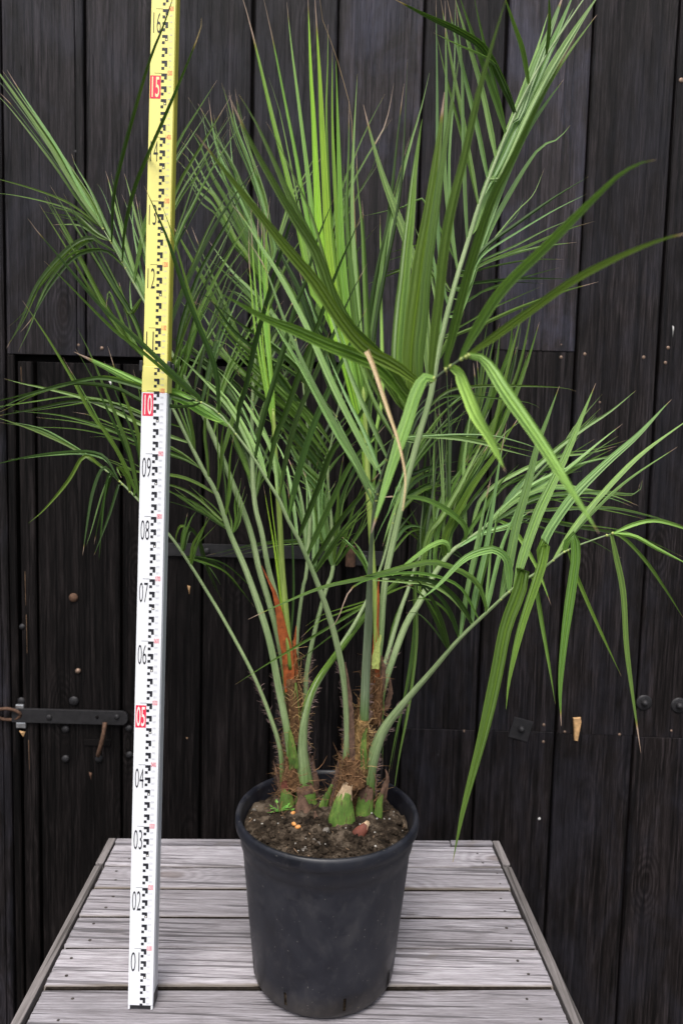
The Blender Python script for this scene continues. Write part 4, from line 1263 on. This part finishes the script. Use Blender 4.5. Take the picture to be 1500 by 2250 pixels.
l 10 1.6 m|1040,1000 1100,900 1136,820 1160,720 1170,655
l 10 1.6 m|1020,1020 1060,1012 1088,924 1112,820 1140,712 1150,660
l 12 1.6 m|1010,1040 1040,960 1073,880 1090,800 1098,730
l 9 1.6 m|1000,1060 1020,960 1050,860 1062,760 1072,700
l 12 1.6 d|1030,1010 1073,978 1090,935 1110,860 1135,760
l 8 1.6 m|1075,900 1100,820 1120,760 1125,700
l 6 1.55 d|910,1250 935,1110 970,980 990,900
l 9 1.3 m|912,1240 911,1280 914,1400 900,1535 875,1670 861,1772
l 5 1.3 m|890,1310 875,1340 857,1400 842,1520 840,1690
l 12 1.10 m|905,1262 890,1262 860,1289 815,1337 755,1418 695,1505 672,1580
l 8 1.15 m|905,1265 870,1280 830,1310 770,1349 716,1382 650,1421 590,1457 517,1504
l 5 1.2 m|900,1285 860,1300 800,1328 734,1352 695,1370 660,1402
l 7 1.45 g|925,1220 950,1140 990,1060 1040,1000
l 7 1.5 d|945,1180 930,1080 935,1000 945,940
l 7 1.5 m|965,1140 1000,1060 1040,990 1060,960
l 7 1.4 d|915,1240 960,1200 1000,1210 1030,1240
l 7 1.45 m|935,1200 900,1150 870,1130
F R7 R yp|818,1500 825,1440 825,1360 822,1280 815,1180 808,1060 803,950 797,850|1.27 1.27 1.28|14 13 14 10
l 14 1.30 s|790,940 755,800 720,690 690,650 653,483 630,383 603,277 580,180 557,83 535,0 528,-20
l 8 1.31 g|790,930 740,760 690,600 650,420 633,333 613,240 590,170
l 13 1.30 s|792,930 750,760 720,660 690,550 663,417 647,327 627,227 600,90 580,0 575,-20
l 13 1.31 sg|795,920 755,760 715,620 690,500 673,360 657,233 640,100 630,5
l 16 1.30 y|797,950 760,800 735,721 715,620 701,508 694,380 688,250 683,167 676,-15
l 15 1.30 y|798,940 765,790 740,680 722,560 713,400 707,280 702,167 691,-15
l 3 1.31 t|800,900 785,600 776,400 772,260 760,200 733,107 710,50 702,-5
l 11 1.31 sm|799,930 770,770 745,650 725,480 717,267 720,133 720,53
l 11 1.31 s|800,920 775,780 752,650 738,450 730,267 730,107
l 15 1.30 s|801,950 785,820 765,700 752,560 747,420 742,267 738,133
l 12 1.32 g|803,930 795,780 785,680 777,567 773,433 777,300 785,162
l 10 1.32 m|802,920 790,760 775,620 762,467 766,333 766,220
l 10 1.32 m|804,940 805,760 800,620 795,500 785,400 783,325
l 10 1.31 m|802,960 790,840 778,700 765,560 757,440 755,360
l 8 1.32 m|805,960 800,850 792,700 783,560 772,450
l 8 1.31 s|800,960 780,850 762,740 742,600 732,500
l 8 1.32 d|806,930 812,800 806,650 800,520 795,440
l 13 1.34 d|808,960 808,800 816,668 829,593 851,487 867,421
l 12 1.36 g|810,950 815,780 820,720 845,560 870,440 900,320 924,240 943,160
l 10 1.36 d|810,940 815,740 838,600 860,420 873,300 887,183
l 10 1.36 d|811,930 818,760 845,600 870,480 885,350 895,130
l 8 1.36 m|812,920 825,700 850,500 880,370 900,300
l 8 1.36 m|812,900 820,760 836,593 835,520 835,472
l 9 1.34 b|815,980 839,880 839,764 836,620 835,480
l 9 1.30 s|806,1080 795,960 785,850 772,740
l 9 1.30 s|808,1100 800,980 792,870 785,770
l 10 1.30 m|812,1120 808,1000 806,880 803,760
l 8 1.33 m|814,1150 822,1040 828,940 830,850
"""
soil_z = TT + SZ
palms = {}
for key, (x, y, lab) in {'L': (648, 1775, 'left feather palm of the pot, with an orange sheath on its stem'), 'R': (775, 1790, 'right feather palm of the pot, with a large cut green leaf base')}.items():
    p = on_z(x, y, soil_z)
    p.z = soil_z - 0.002
    palms[key] = empty('feather_palm', p, lab, 'palm')

def unpack(s): return [tuple(float(q) for q in t.split(',')) for t in s.split()]

def sub_y(Ys, n): return [lerp_list(Ys, i / (n - 1)) for i in range(n)]

rl = random.Random(11)
overflow = {'L': [], 'R': []}
def leaflet(parent, px, y0, y1, w, code, seg=None, into=None):
    """one blade: base to tip along the traced line, folded along its midrib, tapering to a point."""
    pts = []
    L = [0.0]
    for a, b_ in zip(px, px[1:]): L.append(L[-1] + math.hypot(b_[0] - a[0], b_[1] - a[1]))
    for (x, y), l in zip(px, L):
        t = l / L[-1]
        pts.append(at(x, y, y0 + (y1 - y0) * t ** 1.15))
    n = seg or max(9, min(22, len(px) * 3))
    P = catmull(pts, n)
    phi = R(rl.uniform(-38, 38)); tw = R(rl.uniform(-22, 22))
    fold = rl.uniform(0.35, 0.75) * rl.choice((1, 1, -1))
    mm = 7 if w >= 15 else 3
    if mm == 7: fold *= 0.6
    V, F, UV = [], [], []
    mid_depth = (P[n // 2] - CAM).dot(_f)
    hw = 0.5 * w * mid_depth / FPX / max(0.6, math.cos(phi)) * (1.06 if w >= 15 else 0.94)
    dead = code[0] == 't'
    for i, p in enumerate(P):
        t = i / (n - 1)
        tan = (P[min(i + 1, n - 1)] - P[max(i - 1, 0)]).normalized()
        v = (p - CAM).normalized()
        s = tan.cross(v).normalized()
        nn = s.cross(tan).normalized()
        a = phi + tw * t
        sd = s * math.cos(a) + nn * math.sin(a)
        nr_ = sd.cross(tan)
        if dead: prof_ = 0.9 - 0.75 * t if t > .04 else 1.0
        else:
            prof_ = (0.45 + 0.55 * min(1, t / 0.14)) * (1 - max(0, (t - 0.32) / 0.68) ** 1.75)
        q = max(0.03, prof_) * hw
        q *= 1 + 0.04 * math.sin(t * 17 + phi * 9)
        for k in range(mm):
            uu = -1 + 2 * k / (mm - 1)
            V.append(p + sd * (q * uu) + nr_ * (q * (fold * (1 - abs(uu)) + (0.11 * ((k % 2) * 2 - 1) if mm > 3 else 0.0))))
            UV.append((k / (mm - 1), t))
        if i:
            k = mm * i
            F += [(k - mm + j, k - mm + j + 1, k + j + 1, k + j) for j in range(mm - 1)]
    if into is not None:
        into.append((V, F, UV))
        return None
    me = mesh('leaflet', V, F, True)
    uvl = me.uv_layers.new(name='UVMap')
    for lp in me.loops: uvl.data[lp.index].uv = UV[lp.vertex_index]
    for e in me.edges:
        a, b_ = e.vertices
        if a % mm == b_ % mm and 0 < a % mm < mm - 1: e.use_edge_sharp = True
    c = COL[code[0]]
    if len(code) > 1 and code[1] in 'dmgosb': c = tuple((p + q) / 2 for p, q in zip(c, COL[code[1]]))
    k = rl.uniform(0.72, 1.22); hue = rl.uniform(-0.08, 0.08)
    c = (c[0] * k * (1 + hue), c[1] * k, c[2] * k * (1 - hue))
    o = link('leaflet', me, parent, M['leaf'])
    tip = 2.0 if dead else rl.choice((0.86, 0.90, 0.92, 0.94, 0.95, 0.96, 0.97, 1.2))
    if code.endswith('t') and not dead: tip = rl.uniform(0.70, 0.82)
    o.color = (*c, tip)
    return o

def hairs(parent, name, specs, mt):
    parts = []
    for base, d, L, r, curl in specs:
        d = d.normalized()
        b1 = d.cross(Vector((rl.uniform(-1, 1), rl.uniform(-1, 1), rl.uniform(-1, 1)))).normalized()
        pts = [base + d * (L * t) + b1 * (curl * L * t * t) + Vector((0, 0, -0.25 * curl * L * t * t)) for t in (0, .33, .66, 1)]
        parts.append(tube_vf(pts, [r, r * .9, r * .7, r * .25], 3, cap=False))
    o = link(name, mesh(name, *merge(parts)), parent, mt)
    o['kind'] = 'stuff'
    return o

frond = None
fronds = {}
for ln in DATA.strip().split('\n'):
    f_ = ln.split('|')
    head = f_[0].split()
    px = unpack(f_[1])
    if head[0] == 'F':
        Ys = [float(q) for q in f_[2].split()]; Ws = [float(q) for q in f_[3].split()]
        L = [0.0]
        for a, b_ in zip(px, px[1:]): L.append(L[-1] + math.hypot(b_[0] - a[0], b_[1] - a[1]))
        P3 = [at(x, y, lerp_list(Ys, l / L[-1])) for (x, y), l in zip(px, L)]
        n = 44
        P = catmull(P3, n)
        rad = [0.44 * lerp_list(Ws, i / (n - 1)) * (P[i] - CAM).dot(_f) / FPX for i in range(n)]
        rad[-1] *= 0.3
        V, F = tube_vf(P, rad, 12, 0.80, lens=True)
        me = mesh('frond', V, F, True)
        uvl = me.uv_layers.new(name='UVMap')
        for lp in me.loops: uvl.data[lp.index].uv = ((lp.vertex_index % 12) / 12, (lp.vertex_index // 12) / (n - 1))
        frond = link('frond', me, palms[head[2]], M['stalk'])
        frond.color = (*STALK[head[3]], 0.78 if head[3] == 'sp' else (1.0 if head[3] == 'yp' else 0.62))
        fronds[head[1]] = (frond, P, rad)
        rach = (px, L, Ys); fname = head[1]
        # yellow swollen joints appear where the leaflets leave
        joints = []
    else:
        w, y1, code = float(head[1]), float(head[2]), head[3]
        rp, rL, rY = rach
        best = (1e9, 0.5, None)
        for i in range(len(rp) - 1):
            (ax, ay), (bx, by) = rp[i], rp[i + 1]
            dd = (bx - ax) ** 2 + (by - ay) ** 2
            t = max(0, min(1, ((px[0][0] - ax) * (bx - ax) + (px[0][1] - ay) * (by - ay)) / dd))
            q = (ax + (bx - ax) * t, ay + (by - ay) * t)
            d2 = (px[0][0] - q[0]) ** 2 + (px[0][1] - q[1]) ** 2
            if d2 < best[0]: best = (d2, (rL[i] + t * math.sqrt(dd)) / rL[-1], q)
        y0 = lerp_list(rY, best[1])
        if code[0] != 't':
            px = [best[2]] + (px if best[0] > 9 else px[1:])
        else: y0 = y1 + 0.10
        if len(px) < 2: continue
        o = leaflet(frond, px, y0, y1, w, code)
        if fname not in ('R2', 'R7', 'L5') and y1 > 1.0 and code[0] in 'mdgo' and not (fname == 'R5' and code[0] == 'm'):
            front = fname in ('R1', 'R5', 'L1', 'R3') or y1 < 1.27
            for rep_ in range(1 if front else (4 if fname[0] == 'L' else 3)):
                if rl.random() > (0.60 if front else 0.62): continue
                sg = rl.choice((-1, 1))
                dx_, dy_ = sg * rl.uniform(7, 38), sg * rl.uniform(-28, 28)
                k_ = rl.uniform(0.72, 1.0)
                n_ = len(px) - 1
                px2 = [px[0]] + [(px[0][0] + (x - px[0][0]) * k_ + dx_ * ((k + 1) / n_) ** 1.3, px[0][1] + (y - px[0][1]) * k_ + dy_ * ((k + 1) / n_) ** 1.3) for k, (x, y) in enumerate(px[1:])]
                yb = y1 + (rl.uniform(0.01, 0.05) if y1 < y0 else rl.uniform(0.0, 0.07))
                leaflet(frond, px2, y0, yb, w * rl.uniform(.45, .8), rl.choice('mmdg' if code[0] != 'g' else 'ggm'), None, overflow[fname[0]] if rep_ >= 2 else None)
        if code[0] != 't' and rl.random() < 0.8:
            q = at(*best[2], y0)
            j = link('leaflet_joint', mesh('leaflet_joint', *lump(q, 0.0021, 1.2, rl.uniform(0, 30)), True), frond, M['joint'] if 'joint' in M else M['weed'])

# the smallest leaflets past the ones told apart, one part per palm
for key, lst in overflow.items():
    V, F = merge([(a, b_) for a, b_, _ in lst])
    UV = [q for _, _, c_ in lst for q in c_]
    me = mesh('small_leaflets', V, F, True)
    uvl = me.uv_layers.new(name='UVMap')
    for lp in me.loops: uvl.data[lp.index].uv = UV[lp.vertex_index]
    o = link('small_leaflets', me, palms[key], M['leaf'])
    o.color = (*COL['m'], 0.94)
    o['kind'] = 'stuff'

# fibrous stems
def stem(key, pxw, Y0, Y1):
    px = [(a, b_) for a, b_, _ in pxw]
    P3 = [at(a, b_, Y0 + (Y1 - Y0) * i / (len(px) - 1)) for i, (a, b_) in enumerate(px)]
    P = catmull(P3, 22)
    rad = [0.5 * lerp_list([w for _, _, w in pxw], i / 21) * (P[i] - CAM).dot(_f) / FPX for i in range(22)]
    V, F = tube_vf(P, rad, 18)
    V = [v + (v - P[i // 18]).normalized() * (0.0035 * noise.noise(v * 90) + 0.002 * noise.noise(v * 230)) for i, v in enumerate(V)]
    return link('stem', mesh('stem', V, F, True), palms[key], M['fibre_core']), P, rad
stL, PL, rL_ = stem('L', [(650, 1800, 84), (650, 1760, 72), (648, 1700, 54), (645, 1620, 46), (646, 1540, 36), (642, 1470, 28), (637, 1410, 20)], 1.315, 1.30)
stR, PRr, rR_ = stem('R', [(775, 1815, 120), (775, 1770, 104), (778, 1700, 72), (788, 1630, 52), (800, 1570, 40), (818, 1500, 24), (824, 1440, 16)], 1.275, 1.272)
def wrap(key, pxw, Y, mt):
    P = catmull([at(a, b_, Y) for a, b_, _ in pxw], 14)
    rad = [0.5 * lerp_list([w for _, _, w in pxw], i / 13) * (P[i] - CAM).dot(_f) / FPX for i in range(14)]
    V, F = tube_vf(P, rad, 18)
    V = [v + (v - P[i // 18]).normalized() * (0.0020 * noise.noise(v * 120) + 0.0015 * noise.noise(v * 300)) for i, v in enumerate(V)]
    return link('sheath_wrap', mesh('sheath_wrap', V, F, True), palms[key], mt), P, rad
def wrap_fibres(parent, P, rad, n, mt, lo=0.0, hi=1.0, r=0.00050, L=(0.012, 0.034), out=0.16):
    specs = []
    for _ in range(n):
        i = int(rl.uniform(lo, hi) * (len(P) - 1))
        a = rl.uniform(0, 2 * math.pi)
        d = Vector((math.cos(a), math.sin(a), 0))
        side = Vector((-math.sin(a), math.cos(a), 0)) * rl.choice((-1, 1))
        base = P[i] + d * rad[i] * 0.97
        specs.append((base, side * rl.uniform(0.2, 1) + d * rl.uniform(-0.05, out) + Vector((0, 0, rl.uniform(-.9, .9))), rl.uniform(*L), r * rl.uniform(.7, 1.5), rl.uniform(-.9, .9)))
    return hairs(parent, 'fibre', specs, mt)
wrap_fibres(palms['L'], PL, rL_, 300, M['fibre'])
wrap_fibres(palms['L'], PL, rL_, 120, M['fibre_gold'], 0.3, 1.0)
wrap_fibres(palms['R'], PRr, rR_, 520, M['fibre'])
wrap_fibres(palms['R'], PRr, rR_, 260, M['fibre_gold'], 0.1, 0.75)
for key, pxw, Y, mt, n_, mf in (('R', [(798, 1582, 24), (794, 1610, 34), (792, 1650, 38), (786, 1700, 46)], 1.238, 'fibre_core2', 240, 'fibre_gold'),
                                ('L', [(638, 1660, 22), (640, 1690, 32), (642, 1730, 46)], 1.282, 'fibre_core', 120, 'fibre'),
                                ('L', [(640, 1490, 26), (646, 1530, 34), (650, 1580, 36), (654, 1640, 38)], 1.292, 'fibre_core', 160, 'fibre_gold'),
                                ('R', [(773, 1668, 34), (774, 1690, 48), (776, 1725, 58)], 1.228, 'fibre_core', 190, 'fibre'),
                                ('R', [(832, 1490, 16), (830, 1540, 24), (824, 1590, 28)], 1.262, 'fibre_core', 90, 'fibre')):
    wo, wP, wr = wrap(key, pxw, Y, M[mt])
    wrap_fibres(palms[key], wP, wr, n_, M[mf], 0, 1, 0.00055, (0.010, 0.026), 0.14)
# coarse fibres round the feet
for key, P, rad in (('L', PL, rL_), ('R', PRr, rR_)):
    wrap_fibres(palms[key], P, [r * 1.05 for r in rad], 220, M['fibre'], 0.0, 0.30, 0.0006, (0.014, 0.036), 0.5)

# bristly margins low on the stalks
for name, (hi, side, key) in {'L1': (0.30, 1, 'L'), 'L2': (0.22, 1, 'L'), 'L8': (0.34, -1, 'L'), 'R1': (0.30, 1, 'R'), 'R5': (0.32, -1, 'R'), 'R4': (0.2, 1, 'R'), 'L7': (0.2, -1, 'L'), 'R2': (0.14, -1, 'R')}.items():
    fo, P, rad = fronds[name]
    specs = []
    for k in range(95):
        t = rl.uniform(0.0, hi) ** 1.0
        i = min(int(t * (len(P) - 1)), len(P) - 2)
        fr = t * (len(P) - 1) - i
        p = P[i].lerp(P[i + 1], fr)
        tan = (P[i + 1] - P[i]).normalized()
        s = tan.cross((p - CAM).normalized()).normalized()
        sg = side if rl.random() < 0.9 else -side
        specs.append((p + s * sg * rad[i] * 0.92, s * sg * rl.uniform(.3, 1) + tan * rl.uniform(0.2, 1.2) + Vector((rl.uniform(-.3, .3),) * 3), rl.uniform(0.004, 0.011), 0.00055 * rl.uniform(.6, 1.4), rl.uniform(-.5, .5)))
    hairs(fo, 'margin_hair', specs, M['hair'])

def blade(name, parent, px, Y, Wpx, mt, fold=0.4, jag=0.0):
    """stiff dry scale or sheath: a folded tapering strip."""
    P = catmull([at(x, y, Y) for x, y in px], 14)
    V, F = [], []
    for i, p in enumerate(P):
        tan = (P[min(i + 1, 13)] - P[max(i - 1, 0)]).normalized()
        s = tan.cross((p - CAM).normalized()).normalized(); nn = s.cross(tan)
        q = 0.5 * lerp_list(Wpx, i / 13) * Y / FPX
        j = rl.uniform(-jag, jag)
        V += [p - s * (q + j) + nn * fold * q * .6, p - nn * fold * q, p + s * (q - j) + nn * fold * q * .6]
        if i:
            k = 3 * i; F += [(k - 3, k - 2, k + 1, k), (k - 2, k - 1, k + 2, k + 1)]
    return link(name, mesh(name, V, F, True), parent, mt)
blade('sheath', palms['L'], [(636, 1520), (632, 1440), (619, 1380), (606, 1312), (590, 1275), (574, 1243)], 1.285, [22, 26, 24, 16, 7, 1], M['sheath'], -0.5, 0.0006)
blade('sheath', palms['L'], [(650, 1500), (646, 1440), (648, 1400), (651, 1375)], 1.295, [14, 12, 8, 1], M['sheath'], 0.4, 0.0005)
blade('sheath', palms['R'], [(822, 1560), (824, 1480), (826, 1400), (829, 1330), (832, 1270)], 1.268, [24, 22, 14, 9, 1], M['sheath'], 0.4, 0.0006)
blade('sheath', palms['L'], [(646, 1690), (643, 1660), (640, 1630), (637, 1605)], 1.268, [20, 22, 16, 6], M['stub_green'], -0.5, 0.0006)
blade('sheath', palms['L'], [(655, 1640), (652, 1580), (650, 1530), (650, 1500)], 1.280, [12, 14, 12, 4], M['stub_green'], -0.5, 0.0006)
blade('sheath', palms['R'], [(800, 1690), (798, 1655), (800, 1620), (806, 1600)], 1.222, [14, 16, 12, 4], M['stub_green'], -0.5, 0.0006)
blade('sheath', palms['R'], [(824, 1470), (826, 1440), (830, 1415), (836, 1395)], 1.255, [16, 18, 12, 4], M['joint'], -0.5, 0.0006)
blade('sheath', palms['R'], [(826, 1590), (832, 1530), (842, 1480), (838, 1440)], 1.262, [20, 22, 14, 3], M['stub_brown'], 0.5, 0.001)
blade('sheath', palms['R'], [(774, 1680), (772, 1600), (768, 1530), (757, 1455)], 1.225, [14, 13, 9, 2], M['stub_brown'], 0.4, 0.001)
blade('sheath', palms['R'], [(846, 1560), (858, 1520), (856, 1490)], 1.29, [14, 12, 3], M['stub_brown'], 0.5, 0.001)

# cut leaf bases round the feet
def stub(parent, px, Y, Wpx, mt, torn=None, flat=0.75, tornpx=None):
    P = catmull([at(x, y, Y + 0.0) for x, y in px], 12)
    rad = [0.5 * lerp_list(Wpx, i / 11) * Y / FPX for i in range(12)]
    V, F = tube_vf(P, rad, 16, flat, cap=True)
    V = [v + (v - P[i // 16]) * (0.06 * noise.noise(v * 70)) for i, v in enumerate(V)]
    o = link('leaf_base', mesh('leaf_base', V, F, True), parent, mt)
    if torn is not None:
        a, b_ = P[-2], P[-1]
        up_ = (b_ - a).normalized()
        V, F = [], []
        n = 18
        Lt = (tornpx or 22) * Y / FPX
        for k in range(n):
            ang = 2 * math.pi * k / n
            s = up_.cross((b_ - CAM).normalized()).normalized(); q = s.cross(up_)
            d = s * math.cos(ang) + q * flat * math.sin(ang)
            j = rl.uniform(0.45, 1.0)
            V += [P[-3] + d * rad[-3] * 1.10 - up_ * Lt * rl.uniform(0.0, .9) * (1 if math.sin(ang) < 0 else .5), b_ + d * rad[-1] * 1.05, b_ + d * rad[-1] * 0.9 + up_ * Lt * j * .6]
        for k in range(n):
            x_, y_ = 3 * k, 3 * ((k + 1) % n)
            F += [(x_, y_, y_ + 1, x_ + 1), (x_ + 1, y_ + 1, y_ + 2, x_ + 2)]
        link('torn_edge', mesh('torn_edge', V, F, False), o, torn)
    return o
stub(palms['R'], [(752, 1822), (751, 1795), (754, 1765), (761, 1735)], 1.205, [62, 62, 52, 38, 24], M['stub_green'], M['torn'], 0.6, 26)
stub(palms['L'], [(632, 1778), (630, 1760), (627, 1742), (625, 1726)], 1.255, [34, 34, 28, 18, 15], M['stub_green'], M['stub_red'], 0.65, 22)
stub(palms['L'], [(668, 1800), (665, 1778), (662, 1758), (658, 1748)], 1.235, [44, 44, 34, 24, 10], M['stub_brown'], M['stub_brown'], 0.6, 14)
stub(palms['R'], [(697, 1818), (696, 1805), (693, 1792), (692, 1782)], 1.205, [18, 20, 15, 8, 3], M['stub_brown'], None, 0.6)
stub(palms['R'], [(778, 1842), (788, 1832), (797, 1822), (806, 1810)], 1.165, [22, 30, 28, 22, 12], M['stub_red'], M['torn'], 0.6, 12)
stub(palms['R'], [(826, 1812), (830, 1790), (834, 1760), (842, 1735)], 1.225, [22, 22, 18, 12, 9], M['stub_green'], M['stub_brown'], 0.5, 34)
stub(palms['R'], [(706, 1788), (712, 1765), (722, 1742), (730, 1722)], 1.255, [18, 20, 16, 10, 5], M['stub_green'], M['stub_brown'], 0.5, 26)
stub(palms['R'], [(800, 1800), (800, 1780), (802, 1755), (805, 1735)], 1.225, [40, 42, 38, 34, 30], M['stub_green'], M['stub_brown'], 0.6, 16)
stub(palms['L'], [(672, 1772), (672, 1758), (672, 1745), (670, 1730)], 1.265, [56, 50, 46, 40, 36], M['stub_green'], M['stub_brown'], 0.6, 12)
blade('dry_scale', palms['R'], [(838, 1760), (846, 1730), (851, 1708), (846, 1690)], 1.235, [16, 16, 9, 2], M['stub_brown'], 0.5, 0.001)
blade('dry_scale', palms['R'], [(728, 1780), (733, 1745), (738, 1715), (744, 1672)], 1.255, [16, 16, 12, 3], M['stub_brown'], 0.5, 0.001)
blade('dry_scale', palms['L'], [(690, 1760), (694, 1725), (690, 1690), (686, 1660)], 1.285, [16, 16, 10, 2], M['stub_brown'], 0.5, 0.001)
blade('dry_scale', palms['L'], [(622, 1745), (612, 1720), (606, 1690), (601, 1672)], 1.275, [8, 6, 4, 1], M['stub_brown'], 0.5, 0.0008)
# free fibres bristling from the feet
specs = []
for _ in range(130):
    key = rl.choice('LR')
    cx_, cy_ = ((650, 1740) if key == 'L' else (776, 1750))
    p = at(cx_ + rl.uniform(-46, 46), cy_ + rl.uniform(-60, 50), 1.235)
    specs.append((p, Vector((rl.uniform(-1, 1), rl.uniform(-.6, .2), rl.uniform(-.6, 1))), rl.uniform(.012, .035), .0004 * rl.uniform(.6, 1.5), rl.uniform(-1, 1)))
hairs(palms['R'], 'fibre', specs, M['fibre'])
